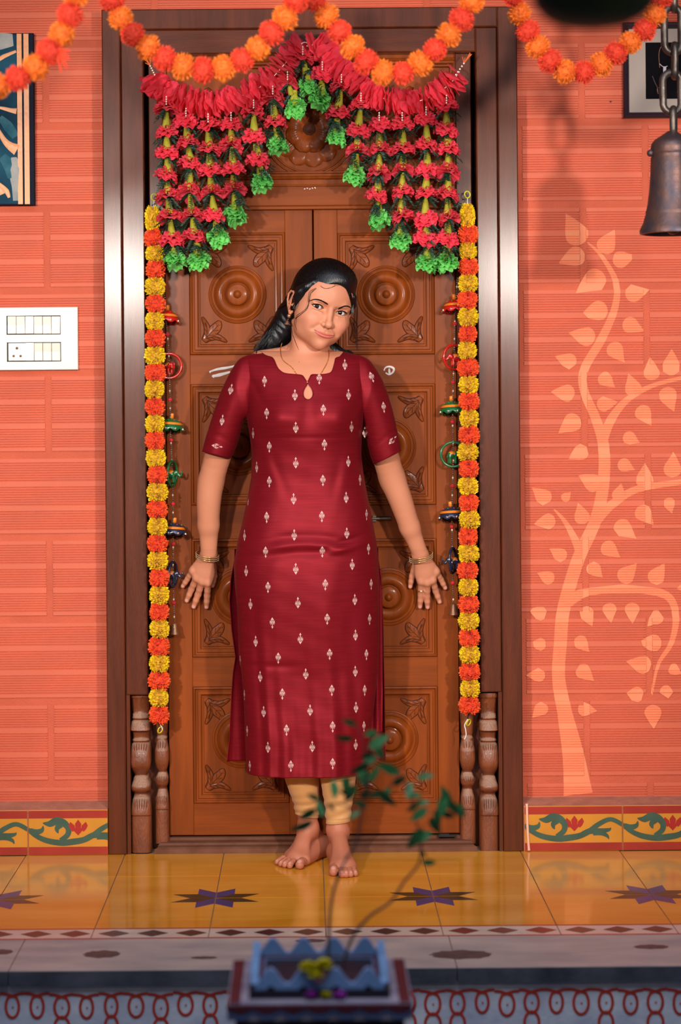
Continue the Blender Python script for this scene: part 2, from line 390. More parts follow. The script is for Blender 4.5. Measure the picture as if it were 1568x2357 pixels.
# ---- skirting (the photograph's baseboard), one tile after another
YC = [0]
def skirting(side, x0, x1, joint):
    base = MB(); base.box(x0, x1, 0.004, WY+0.01, 0.0, 0.118)
    b = structure(base.build('baseboard_'+side, M_cement))
    led = MB(); led.add([(x0,0.001,0.118),(x1,0.001,0.118),(x1,WY,0.130),(x0,WY,0.130),(x0,0.001,0.112),(x1,0.001,0.112)], [(0,1,2,3),(4,5,1,0)])
    led.build('ledge', M_cement, b)
    T = 0.2545; H = 0.117
    def tx(x): return x
    k0 = math.floor((x0-joint)/T)-1
    for k in range(k0, k0+9):
        a = joint + k*T; a0 = max(a+.0015, x0); b1 = min(a+T-.0015, x1)
        if b1-a0 < 0.02: continue
        mb = MB(); mb.box(a0, b1, 0.0, 0.012, 0.001, H, bev=0.0008)
        t = mb.build('tile', M_skyel, b)
        rm = MB()
        for z0, z1 in ((0.002, 0.022), (0.096, 0.1155)):
            rm.box(a0+.0005, b1-.0005, -0.0006, 0.001, z0, z1)
        rm.build('red_border', M_skred, t)
        # scroll: coordinates in tile fractions measured from the photograph
        def clipx(poly):
            out = []
            for (x, z) in poly: out.append((min(max(x, a0+.001), b1-.001), z))
            return out
        def pl(pts, m, nm, y=-0.0008, w=None):
            if w is not None:
                c = catmull([Vector((p[0], p[1], 0)) for p in pts], 6); n_ = len(c)
                ww = np.interp(np.linspace(0,1,n_), np.linspace(0,1,len(w)), w)
                mb2.add([], [])
                vs = []
                cm = [Vector((p_.x*T, p_.y*H, 0)) for p_ in c]
                for i in range(n_):
                    tt = (cm[min(i+1,n_-1)]-cm[max(i-1,0)]).normalized(); q = Vector((-tt.y, tt.x, 0))
                    for s_ in (1,-1):
                        p_ = cm[i]+q*ww[i]*0.125*s_; vs.append((min(max(a+p_.x, a0), b1), y, p_.y))
                keep = []
                for i in range(n_-1):
                    f = (2*i, 2*i+1, 2*i+3, 2*i+2)
                    if max(vs[q][0] for q in f)-min(vs[q][0] for q in f) > 1e-6: keep.append(f)
                YC[0] += 1; vs = [(v[0], y-.00012*(YC[0] % 7), v[2]) for v in vs]; mb2.add(vs, keep)
            else:
                vs = [(a+p[0]*T, y, p[1]*H) for p in pts]
                if all(a0 < v[0] < b1 for v in vs): mb2.add(vs, [tuple(range(len(vs)))])
        A = T/H
        mb2 = MB()
        pl([(0,.60),(.06,.47),(.18,.34),(.33,.28),(.45,.30),(.56,.34),(.66,.44),(.76,.60),(.88,.70),(1.0,.58)], M_skgrn, 's', w=[.03,.045,.055,.06,.065,.06,.055,.05,.045,.045])
        pl([(.02,.55),(.08,.52),(.14,.56),(.155,.66)], 0, 's', w=[.06,.06,.045,.004])
        pl([(.33,.33),(.40,.45),(.41,.60),(.36,.72),(.29,.76),(.22,.70),(.15,.72)], 0, 's', w=[.05,.055,.06,.075,.08,.065,.005])
        pl([(.33,.68),(.295,.60),(.30,.53),(.31,.49)], 0, 's', w=[.07,.05,.03,.004])
        pl([(.56,.36),(.66,.44),(.76,.44),(.86,.47),(.88,.52)], 0, 's', w=[.03,.06,.06,.035,.003], y=-0.0007)
        pl([(.70,.40),(.78,.40),(.84,.34),(.86,.26)], 0, 's', w=[.05,.05,.035,.003], y=-0.0009)
        mb2.build('scroll', M_skgrn, t)
        mb2 = MB()
        for cx_, cz_, w_, h_, tilt in ((.455,.63,.050,.22,-.012),(.51,.66,.052,.26,0),(.565,.63,.050,.22,.012)):
            pts = [(cx_-w_/2+0, cz_-h_*.25),(cx_-w_*.62+tilt, cz_+h_*.12),(cx_+tilt*2, cz_+h_*.5),(cx_+w_*.62+tilt, cz_+h_*.12),(cx_+w_/2, cz_-h_*.25),(cx_, cz_-h_*.5)]
            pl(pts, 0, 's', y=-0.0009-0.0001*(tilt>0)-0.0002*(tilt==0))
        pl([(.44,.60),(.51,.44),(.575,.60)], 0, 's', y=-0.00095)
        if mb2.v: mb2.build('lotus', M_lotus, t)
    return b
bl = skirting('left', -1.3, FXL-0.001, -0.7287)
br = skirting('right', FXR+0.001, 1.6, 0.5555)
# pale drip of paint running down the right skirting
mb = MB(); c = catmull([P(1213,1850,-.002), P(1214,1890,-.002), P(1216,1930,-.002), P(1218,1958,-.002)], 5)
mb.tube(c, [.0035]*(len(c)-1)+[.005], 6, flat=.3); d_ = mb.build('paint_drip', mat('pale_pink_paint', rgb(244,176,150), .5), None, True)
d_['label'] = 'pale pink drip of paint down the skirting right of the door'; d_['category'] = 'paint drip'

# ------------------------------------------------------------------ floor
floor = MB(); floor.box(-2.2, 2.4, -1.18, 0.30, -0.06, -0.002)
floor = structure(floor.build('floor', M_grout))
JX = [-0.4785+0.256*k for k in range(-5, 9)]
rows = [(-0.002, -0.271, 0), (-0.273, -0.525, 1), (-0.527, -0.744, 2), (-0.746, -0.826, 3)]
S_ = 0.0595
def rhomb(cx, cy, k, z):
    a0 = math.radians(45*k); a1 = math.radians(45*(k+1))
    p1 = (cx+S_*math.cos(a0), cy+S_*math.sin(a0)); p3 = (cx+S_*math.cos(a1), cy+S_*math.sin(a1))
    return [(cx, cy, z), (*p1, z), (p1[0]+p3[0]-cx, p1[1]+p3[1]-cy, z), (*p3, z)]
for i in range(len(JX)-1):
    x0, x1 = JX[i]+.0013, JX[i+1]-.0013
    for y1, y0, r in rows:
        dz = rnd.uniform(-.0002, .0002)
        if r == 0 and x0 < FXL-0.3 and False: continue
        mb = MB(); mb.box(x0, x1, y0, y1 if r else (-0.003 if (x1 < FXL or x0 > FXR) else 0.012), -0.012, 0+dz)
        t = mb.build('floor_tile', M_tile, floor)
        if r in (1, 2):
            # quarter star at the corner that touches y=-0.526, stars on every other joint
            for (cx, side) in ((JX[i], 0), (JX[i+1], 1)):
                j = i+side
                if (j - 4) % 2: continue
                ks = {(1,0):(0,1),(1,1):(2,3),(2,1):(4,5),(2,0):(6,7)}[(r, side)]
                for mm, sel in ((M_blue, 1), (M_green, 0)):
                    mq = MB()
                    for k in ks:
                        if ((k % 2) == sel) ^ (k in (2,3,6,7)): 
                            off = .0013
                            ox = off if side == 0 else -off; oy = off if r == 1 else -off
                            mq.add(rhomb(cx+ox, -0.526+oy, k, dz+.0003), [(0,1,2,3)])
                    if mq.v: mq.build('star_inlay', mm, t)
for i in range(len(JX)-1):
    x0, x1 = JX[i]+.001, JX[i+1]-.001
    mb = MB(); mb.box(x0, x1, -0.929, -0.828, -0.012, 0.0)
    t = mb.build('border_tile', M_white, floor)
    mq = MB(); mq.box(x0, x1, -0.929, -0.920, -.001, .0003); mq.box(x0, x1, -0.837, -0.828, -.001, .0003); mq.build('red_line', M_redline, t)
    mm = M_dia2 if i in (3,8) else M_dia1
    mq = MB(); w = (x1-x0)/3
    for k in range(3):
        cx = x0+w*(k+.5)+0.004; cy = -.8785
        mq.add([(cx-w*.41,cy,.0004),(cx,cy-.031,.0004),(cx+w*.41,cy,.0004),(cx,cy+.031,.0004)], [(0,1,2,3)])
    mq.build('diamond_inlay', mm, t)
    mq = MB()
    for k in range(4):
        cx = x0+w*k+0.004; cy = -.8785
        if k in (0,3): continue
        for dy in (-.004,.004): mq.add([(cx-w*.16,cy+dy,.0004),(cx,cy+dy*1.6,.0004),(cx+w*.16,cy+dy,.0004),(cx,cy+dy*.6,.0004)], [(0,1,2,3)])
xs = [-2.2, -0.62, 0.30, 1.28, 2.4]
for a, b in zip(xs[:-1], xs[1:]):
    mb = MB(); mb.box(a+.001, b-.001, -1.2065, -0.931, -0.031, 0.0005); s = mb.build('edge_slab', M_slab, floor)
    mb = MB(); mb.box(a+.001, b-.001, -1.209, -1.2065, -0.031, -0.001); mb.build('nosing', M_nosing, s)
for cx, cy, w, h in ((235,2197,84,17),(1062,2198,140,20),(715,2166,70,8),(0,2192,60,12),(1500,2180,80,10),(470,2205,60,6)):
    pc = CAMH*FPX/(cy-YH+ROLL*(cx-XV)); y = pc-CAMD; q = P(cx, cy, y); mb = MB(); n = 26
    rw = w/2*pc/FPX; rh = h/2*pc*pc/FPX/CAMH
    mb.add([(q.x+rw*math.cos(2*math.pi*k/n)*(1+.1*math.sin(3*k)), q.y+rh*math.sin(2*math.pi*k/n)*(1+.12*math.cos(2*k)), .0009) for k in range(n)], [tuple(range(n))])
    mb.build('stain', M_stain, floor)
riser = MB(); riser.box(-2.2, 2.4, -1.195, -1.0, -0.62, -0.032)
riser = structure(riser.build('wall_riser', M_riser))
# hand painted loops on the riser
kol = thing('kolam_border', 'hand painted red border of looping lines on the step below the floor edge', 'painting', (0, -1.1965, -0.2))
def loops(x_start, n, seed, dx=0.0508):
    r_ = random.Random(seed)
    for i in range(n):
        x = x_start + i*dx; w = dx*.27*r_.uniform(.9,1.1); zt = -0.054+r_.uniform(-.002,.002)
        h = r_.uniform(.042,.047); pts = []
        for k in range(22):
            t = k/21; th = math.pi*0.5 + 0.55 + t*(2*math.pi-1.1)
            pts.append(Vector((x + w*math.cos(th)*-1, 0, zt - h/2 + (h/2)*math.sin(th)*1.0)))
        pts = [Vector((x-dx/2, 0, zt+.004))] + [Vector((x-dx*.25,0,zt+.003))] + pts[::1] + [Vector((x+dx*.25,0,zt+.003)), Vector((x+dx/2, 0, zt+.004))]
        # crossing loop: go right-down round and back
        mb = MB(); mb.tube(catmull(pts, 3), .0030, 5, flat=.12)
        a = r_.random() < .45
        if a:
            q = [Vector((x + w*1.05*math.sin(2*math.pi*k/20)*(1 if k else 1), 0, zt-h-.020+.022*math.cos(2*math.pi*k/20))) for k in range(20)]
            mb.tube(q, .0030, 5, closed=True, flat=.12)
        mb.ico((x+.001, 0, zt-h*.52), .0022, 1, sc_=(1,.15,1))
        o = mb.build('painted_loop', M_kolam, kol); o.location = (0, 0, 0.2)
loops(-1.02, 42, 5)

# ceiling slab over the verandah (above the frame) and the courtyard floor
ce = MB(); ce.box(-2.2, 2.4, -1.35, 0.27, 2.75, 2.85); structure(ce.build('ceiling', M_ceil))
cf = MB(); cf.box(-2.2, 2.4, -6.3, -1.0, -0.66, -0.60); structure(cf.build('floor_courtyard', mat('courtyard_stone', rgb(110,105,100), .8, .3, var=.15, vscale=6, bump=.4)))
# ------------------------------------------------------------------ the door
door = structure(empty('door_1', (0, 0, 0)))
J2L, J2R = -0.473, 0.5016          # joint between outer and second board
B2L, B2R = -0.4145, 0.446          # inner edge of second board
OPL, OPR = -0.367, 0.395           # opening
LY = 0.07                          # face of stiles and rails
fr = MB()
fr.box(FXL, J2L-.0008, 0.0, 0.12, 0, FZT, bev=.003); fr.box(J2R+.0008, FXR, 0.0, 0.12, 0, FZT, bev=.003)
fr.box(J2L-.0008, J2R+.0008, 0.0, 0.12, 2.135, FZT, bev=.003)
fr.build('outer_frame', M_wood, door)
fr = MB()
ZP = PZ(320, 1600, 0)
fr.box(J2L+.0008, B2L, 0.002, 0.12, ZP, 2.134, bev=.003); fr.box(B2R, J2R-.0008, 0.002, 0.12, ZP, 2.134, bev=.003)
fr.build('inner_frame', M_wood, door)
fr = MB(); fr.box(B2L, B2R, 0.002, 0.12, 2.071, 2.134, bev=.003); fr.build('header_board', M_woodh, door)
fr = MB()
fr.box(B2L, B2L+.011, 0.11, 0.13, 0, 2.071); fr.box(B2R-.011, B2R, 0.11, 0.13, 0, 2.071)
fr.build('gap', M_dark, door)
fr = MB(); fr.box(J2L, B2L+.03, 0.09, 0.128, 0, ZP+.05); fr.box(B2R-.03, J2R, 0.09, 0.128, 0, ZP+.05); fr.build('pillar_backing', M_wood, door)
# inner jamb
fr = MB()
ZJ = PZ(370, 1625, .03)
for a, b in ((B2L+.011, OPL), (OPR, B2R-.011)):
    fr.box(a, b, 0.03, 0.13, ZJ, 2.071, bev=.002)
fr.build('jamb', M_wood, door)
# carved pillars at the foot of each jamb: square stack of mouldings
def pillar(x0, x1, yf, prof_px, refx, name, flip=1):
    """prof_px: (py, half-width factor, projection)"""
    mb = MB(); cx = (x0+x1)/2; hw = (x1-x0)/2; rings = []
    P_ = catmull([Vector((p[1], p[2], PZ(refx, p[0], 0))) for p in prof_px], 5)
    vs = []; fs = []
    for p in P_:
        w = hw*p.x; y = yf - p.y; ch = min(w*.35, .008)
        vs += [(cx-w, yf+.06, p.z), (cx-w, y+ch, p.z), (cx-w+ch, y, p.z), (cx, y-.0015, p.z), (cx+w-ch, y, p.z), (cx+w, y+ch, p.z), (cx+w, yf+.06, p.z)]
    for i in range(len(P_)-1):
        for k in range(6): fs.append((i*7+k, i*7+k+1, (i+1)*7+k+1, (i+1)*7+k))
    mb.add(vs, fs)
    # relief: flutes on the petal blocks
    for (pa, pb, n, amp) in FL:
        za, zb = PZ(refx, pa, 0), PZ(refx, pb, 0)
        ya = -np.interp((pa+pb)/2, [q[0] for q in prof_px], [q[2] for q in prof_px]) + yf
        for k in range(n):
            t = (k+.5)/n*2-1; xx = cx + t*hw*.72
            mb.tube([(xx+t*.002, ya-.001, za), (xx, ya-.003, (za+zb)/2), (xx-t*.004, ya-.001, zb)], [.0007,.0016,.0007], 5)
    mb.build(name, M_pillar, door, 50)
FL = [(1712,1738,6,1),(1840,1875,6,1)]
OUT = [(1598,1.0,.0),(1608,1.0,.0),(1612,.92,-.004),(1640,.86,-.012),(1650,.80,-.006),(1656,.84,.0),(1661,.80,-.004),(1666,.92,.004),(1680,1.0,.012),(1684,.98,.012),(1688,.88,-.004),
       (1702,.80,-.010),(1708,.86,-.002),(1713,.82,-.006),(1718,.92,.004),(1738,1.0,.012),(1762,1.0,.014),(1776,.85,.004),(1788,.62,-.010),(1794,.72,-.003),(1800,.78,.002),(1812,.95,.012),
       (1822,.93,.010),(1830,.72,-.006),(1838,.76,-.004),(1846,.88,.004),(1862,.98,.010),(1878,1.02,.012),(1880,1.0,.006),(1884,1.0,.006),(1966,1.0,.006)]
for a, b, rx in ((J2L+.010, B2L+.002, 325), (B2R-.002, J2R-.010, 1128)):
    pillar(a, b, 0.022, OUT, rx, 'carved_pillar')
st = MB(); st.box(J2L+.0008, J2L+.010, .006, .12, 0, ZP); st.box(J2R-.010, J2R-.0008, .006, .12, 0, ZP); st.build('pillar_fillet', M_wood, door)
INN = [(1625,1.0,0),(1640,.95,0),(1690,.8,-.006),(1700,.70,-.008),(1706,.78,-.002),(1712,.74,0),(1730,.95,.008),(1738,1.0,.010),(1758,1.0,.010),(1775,.8,.002),(1784,.62,-.006),(1790,.72,0),(1800,.9,.008),(1812,.86,.006),
       (1822,.62,-.006),(1830,.70,-.002),(1845,.9,.006),(1868,1.0,.010),(1872,.98,.004),(1880,1.0,.004),(1950,1.0,.004)]
FL = [(1712,1734,4,1),(1838,1866,5,1),(1792,1808,5,1)]
for a, b, rx in ((B2L+.013, OPL, 371), (OPR, B2R-.013, 1080)):
    pillar(a, b, 0.050, INN, rx, 'carved_pillar')
# transom with carved lotus
M_groove_shade = mat('groove_shade_brown', rgb(66,28,13), .6, .2)  # dark brown carries the shade of incised lines and the lotus hollow
ZTB, ZTT = PZ(712, 421, .05), 2.071
tr = MB()
TX0, TX1 = OPL-.006, OPR+.002
tr.rectframe(TX0-.02, TX1+.02, ZTB-.004, ZTT+.004, [(0,.06),(.0,.045),(.012,.045),(.014,.039),(.018,.037),(.022,.042),(.026,.042),(.030,.050),(.034,.050),(.036,.058),(.036,.10)])
tr.build('transom_moulding', M_door, door, 30)
tp = MB(); tp.box(TX0, TX1, .0600, .10, ZTB, ZTT); tpo = tp.build('transom_panel', M_door, door)
LC = P(712, 298, .06)
def petal(mb, c, ang, r0, r1, w, h, tip=0.5, n=8, grooves=5, y0=.06):
    """raised petal on the xz plane; outline with rounded tip"""
    ca, sa = math.cos(ang), math.sin(ang); vs = []; fs = []; m = 24
    for i in range(n+1):
        t = i/n; r = r0+(r1-r0)*t
        ww = w*(0.45+0.55*math.sin(min(t/.62,1)*math.pi/2))*(1 if t < .62 else math.sqrt(max(0, 1-((t-.62)/.38)**2)))
        for k in range(m+1):
            s = k/m*2-1; bulge = (1-s**4)*h*(0.35+.65*math.sin(t*math.pi*.9))
            if t < .7: bulge -= h*.42*(0.5+0.5*math.cos(s*grooves*math.pi))*(1-abs(s))*(.7-t)*2
            x = c.x + ca*r - sa*s*ww; z = c.z + sa*r + ca*s*ww
            vs.append((x, y0-.0005-bulge, z))
    for i in range(n):
        for k in range(m): a = i*(m+1)+k; fs.append((a, a+1, a+m+2, a+m+1))
    mb.add(vs, fs)
for ring, (r0, r1, w, h, n, off) in enumerate(((.040,.100,.0265,.006,12,.13),(.014,.064,.0265,.010,8,0.39))):
    for k in range(n):
        mb = MB(); petal(mb, LC, off+2*math.pi*k/n, r0, r1, w, h, y0=.06-.005*ring, grooves=9, n=14)
        o = mb.build('lotus_petal', M_door, tpo, True)
mb = MB(); MR = Matrix.Translation(LC) @ Matrix.Rotation(math.pi/2, 4, 'X')
mb.lathe([(.0001,.006),(.010,.007),(.014,.012),(.0155,.012),(.017,.004)], 24, MR); mb.build('lotus_centre', M_groove_shade, tpo, True)  # dark disc, the hollow's shade put into its colour
mb = MB()
for rr in (.112, .121):
    mb.tube([LC + Vector((rr*math.cos(2*math.pi*k/60), -.001, rr*math.sin(2*math.pi*k/60))) for k in range(60)], .0028, 6, closed=True)
mb.build('carved_ring', M_door, tpo, True)
# carved feathered scrolls either side of the lotus
for s in (-1, 1):
    for k in range(6):
        mb = MB(); a0 = math.radians(20+14*k)
        pts = [LC + Vector((s*(.135+.02*k*math.cos(t*1.3)), -.003, -.09+.035*k+.05*t - .03*t*t)) + Vector((s*.10*t, 0, 0)) for t in np.linspace(0, 1.4, 9)]
        mb.tube(pts, [.001,.004,.006,.007,.007,.006,.005,.004,.001], 6, flat=.7); mb.build('carved_feather', M_door, tpo, True)
# rail below the transom
ZR0 = PZ(712, 480, .05)
mb = MB(); mb.box(OPL-.01, OPR+.006, .045, .11, ZR0+.006, ZTB-.001, bev=.003); mb.box(OPL-.01, OPR+.006, .040, .11, ZTB-.010, ZTB-.004, bev=.002); mb.box(OPL-.01, OPR+.006, .052, .11, ZR0-.002, ZR0+.008, bev=.002)
mb.build('transom_rail', M_doorh, door)
# chalk marks on wood
M_chalk = mat('white_ash_mark', rgb(214,200,196), .9, .1, var=.1, vscale=60)
def smear(pts, r, y, name='ash_mark', parent=None):
    mb = MB(); c = catmull([P(a, b, y) for a, b in pts], 5); n = len(c)
    mb.tube(c, [r*(1-.5*abs(2*i/(n-1)-1)) for i in range(n)], 6, flat=.1); return mb.build(name, M_chalk, parent)
for k in range(5): smear([(700+k*6, 433+rnd.uniform(-3,3)), (703+k*6, 434)], .0014, .0448, parent=door)
for k in range(3): smear([(704+k*9, 466+rnd.uniform(-1,1)), (707+k*9, 466)], .0012, .0516, parent=door)
# threshold
M_thr = mat('dusty_threshold', rgb(92,52,36), .6, .2, col2=rgb(120,78,58), vscale=14, bump=.5, bscale=80)
mb = MB(); zt = .033
mb.add([(B2L+.012,.006,0),(B2R-.012,.006,0),(B2R-.012,.006,.012),(B2L+.012,.006,.012),(B2L+.02,.012,.016),(B2R-.02,.012,.016),(B2L+.02,.030,.018),(B2R-.02,.030,.018),
        (B2L+.026,.034,.023),(B2R-.026,.034,.023),(B2L+.026,.060,.025),(B2R-.026,.060,.025),(B2L+.03,.066,.031),(B2R-.03,.066,.031),(B2L+.03,.13,.033),(B2R-.03,.13,.033)],
       [(0,1,2,3),(3,2,5,4),(4,5,7,6),(6,7,9,8),(8,9,11,10),(10,11,13,12),(12,13,15,14)])
th = mb.build('threshold', M_thr, door)
mb = MB(); mb.box(B2L-.002, B2R+.002, .10, .16, -.0, 2.1); mb.build('backing', M_dark, door)

SEAM = PX(722, 700, LY)
RP = [(.0001,.027),(.004,.0265),(.0075,.024),(.0095,.020),(.011,.0185),(.024,.0185),(.0275,.0165),(.029,.013),(.0292,.004),(.031,.0035),(.034,.008),(.040,.0135),(.048,.0150),(.055,.0115),(.060,.0050),(.0615,.0035),(.0635,.0055),(.066,.0055),(.068,.0030),(.0695,.0025),(.0715,.0050),(.0745,.0040),(.0765,0)]
me_round = MB().lathe(RP, 56, Matrix.Rotation(math.pi/2, 4, 'X')).mesh('roundel', M_door, 40)
def ornament():
    mb = MB(); g = MB()
    def pet(pts, w):
        c = catmull([Vector((x, 0, z)) for x, z in pts], 5); n = len(c); L_ = []; R_ = []
        for i in range(n):
            t = (c[min(i+1,n-1)]-c[max(i-1,0)]).normalized(); q = Vector((-t.z, 0, t.x)); ww = w*math.sin(math.pi*min(.97, .12+.85*i/(n-1)))**.7
            L_.append(c[i]+q*ww); R_.append(c[i]-q*ww)
        vs = []; fs = []
        for i in range(n): vs += [L_[i], c[i]+Vector((0,-.0030,0)), R_[i]]
        for i in range(n-1): fs += [(3*i,3*i+1,3*i+4,3*i+3),(3*i+1,3*i+2,3*i+5,3*i+4)]
        mb.add(vs, fs)
        g.tube(L_ + R_[::-1], .0011, 4, closed=True)
        g.tube([p+Vector((0,-.0026,0)) for p in c[3:-3]], .0008, 4)
        for s_ in (-1,1):
            for i in range(4, n-5, 3):
                side = L_ if s_ > 0 else R_
                g.tube([c[i]+Vector((0,-.0026,0)), c[i].lerp(side[min(i+3,n-1)], .75)+Vector((0,-.0012,0))], .0006, 4)
    pet([(.004,.004),(.016,.018),(.030,.032),(.036,.044)], .0105)
    pet([(.003,.006),(.012,.010),(.030,.012),(.050,.002)], .0065)
    pet([(.006,.003),(.010,.014),(.010,.032),(.001,.052)], .0065)
    a_, b_ = mb.mesh('carved_leaf', M_door, 40), g.mesh('carved_shade_line', M_groove_shade)  # raised tubes coloured dark as the shade inside incised lines
    for q in (a_, b_): q.transform(Matrix.Diagonal((1.30,.75,1.30,1)))
    return a_, b_
me_orn, me_orng = ornament()
def mirror(me, sx, sz):
    m2 = me.copy(); m2.transform(Matrix.Diagonal((sx,1,sz,1))); 
    if sx*sz < 0: m2.flip_normals()
    return m2
orns = {(sx,sz): (mirror(me_orn, sx, sz), mirror(me_orng, sx, sz)) for sx in (1,-1) for sz in (1,-1)}
PROWS = [(536,816,678),(884,1162,1028),(1240,1512,1374),(1580,1848,1702)]
def leaf(x0, x1, side):
    zb, zt_ = .036, ZR0-.001
    pl_px = (437, 657) if side < 0 else (778, 1000)
    rowsW = []
    for (ya, yb, yc) in PROWS:
        m_ = (pl_px[0]+pl_px[1])/2
        rowsW.append((PX(pl_px[0]+ (0), 700, LY), PX(pl_px[1], 700, LY), PZ(m_, yb, LY), PZ(m_, ya, LY), PZ(m_, yc, LY)))
    a, b = rowsW[0][0], rowsW[0][1]
    mb = MB()
    mb.box(x0, a, LY, .105, zb, zt_, bev=.0015); mb.box(b, x1, LY, .105, zb, zt_, bev=.0015)
    mr = MB(); prev = zt_
    for (_, _, z0, z1, _) in rowsW:
        mr.box(a, b, LY+.0006, .105, z1, prev, bev=.0008); prev = z0
    mr.box(a, b, LY+.0006, .105, zb, prev, bev=.0008)
    lo = mb.build('door_leaf', M_door, door)
    mr.build('rail', M_doorh, lo)
    for (_, _, z0, z1, zc) in rowsW:
        mp = MB()
        mp.rectframe(a, b, z0, z1, [(0,.075),(0,.068),(.0015,.064),(.004,.063),(.0065,.065),(.0075,.070),(.011,.0705),(.0135,.068),(.0195,.068),(.022,.071),(.0225,.0765),(.026,.0770),(.028,.0745),(.0295,.0745),(.0295,.080)])
        mp.build('panel_moulding', M_door, lo, 25)
        mp = MB(); mp.box(a+.028, b-.028, .0760, .095, z0+.028, z1-.028); mp.build('panel', M_door, lo)
        cx = (a+b)/2
        link('roundel', me_round, lo, (cx, .0765, zc))
        for sx in (1,-1):
            for sz in (1,-1):
                px_ = a+.031 if sx > 0 else b-.031; pz_ = z0+.031 if sz > 0 else z1-.031
                m1, m2 = orns[(sx,sz)]
                link('carved_leaf', m1, lo, (px_, .0757, pz_)); link('carved_shade_line', m2, lo, (px_, .0757, pz_))
    return lo
l1 = leaf(OPL+.001, SEAM-.0018, -1); l2 = leaf(SEAM+.0018, OPR-.001, 1)
for pts, r in (([(482,856),(500,850),(525,846),(545,841)], .0035), ([(488,866),(505,863),(530,856)], .0045), ([(484,855),(486,856)], .005), ([(490,866),(494,866)], .005)):
    smear(pts, r, LY-.0005, parent=l1)
for pts, r in (([(884,853),(888,846),(897,844),(906,848),(905,856),(896,862),(888,858)], .003), ([(896,848),(897,862)], .003)):
    smear(pts, r, LY-.0005, parent=l2)
mb = MB(); mb.tube([P(856,1194,LY-.006), P(900,1193,LY-.006)], .0055, 10); mb.box(PX(858,1194,LY), PX(866,1194,LY), LY-.01, LY+.001, PZ(862,1200,LY), PZ(862,1187,LY))
mb.build('latch_bolt', mat('dull_steel', rgb(96,82,70), .4, metal=.8), l2, 40)
# dark doorstop wedge on the threshold
mb = MB(); q0 = P(1008,1951,.05); q1 = P(1050,1949,.05)
mb.box(q0.x, q1.x, .045, .062, .0305, .0355, bev=.001); mb.box(q0.x+.004, q0.x+.03, .047, .060, .0355, .0375)
o = mb.build('doorstop', mat('black_rubber', rgb(16,18,20), .5)); o['label'] = 'small flat black strip lying on the right end of the threshold'; o['category'] = 'doorstop'
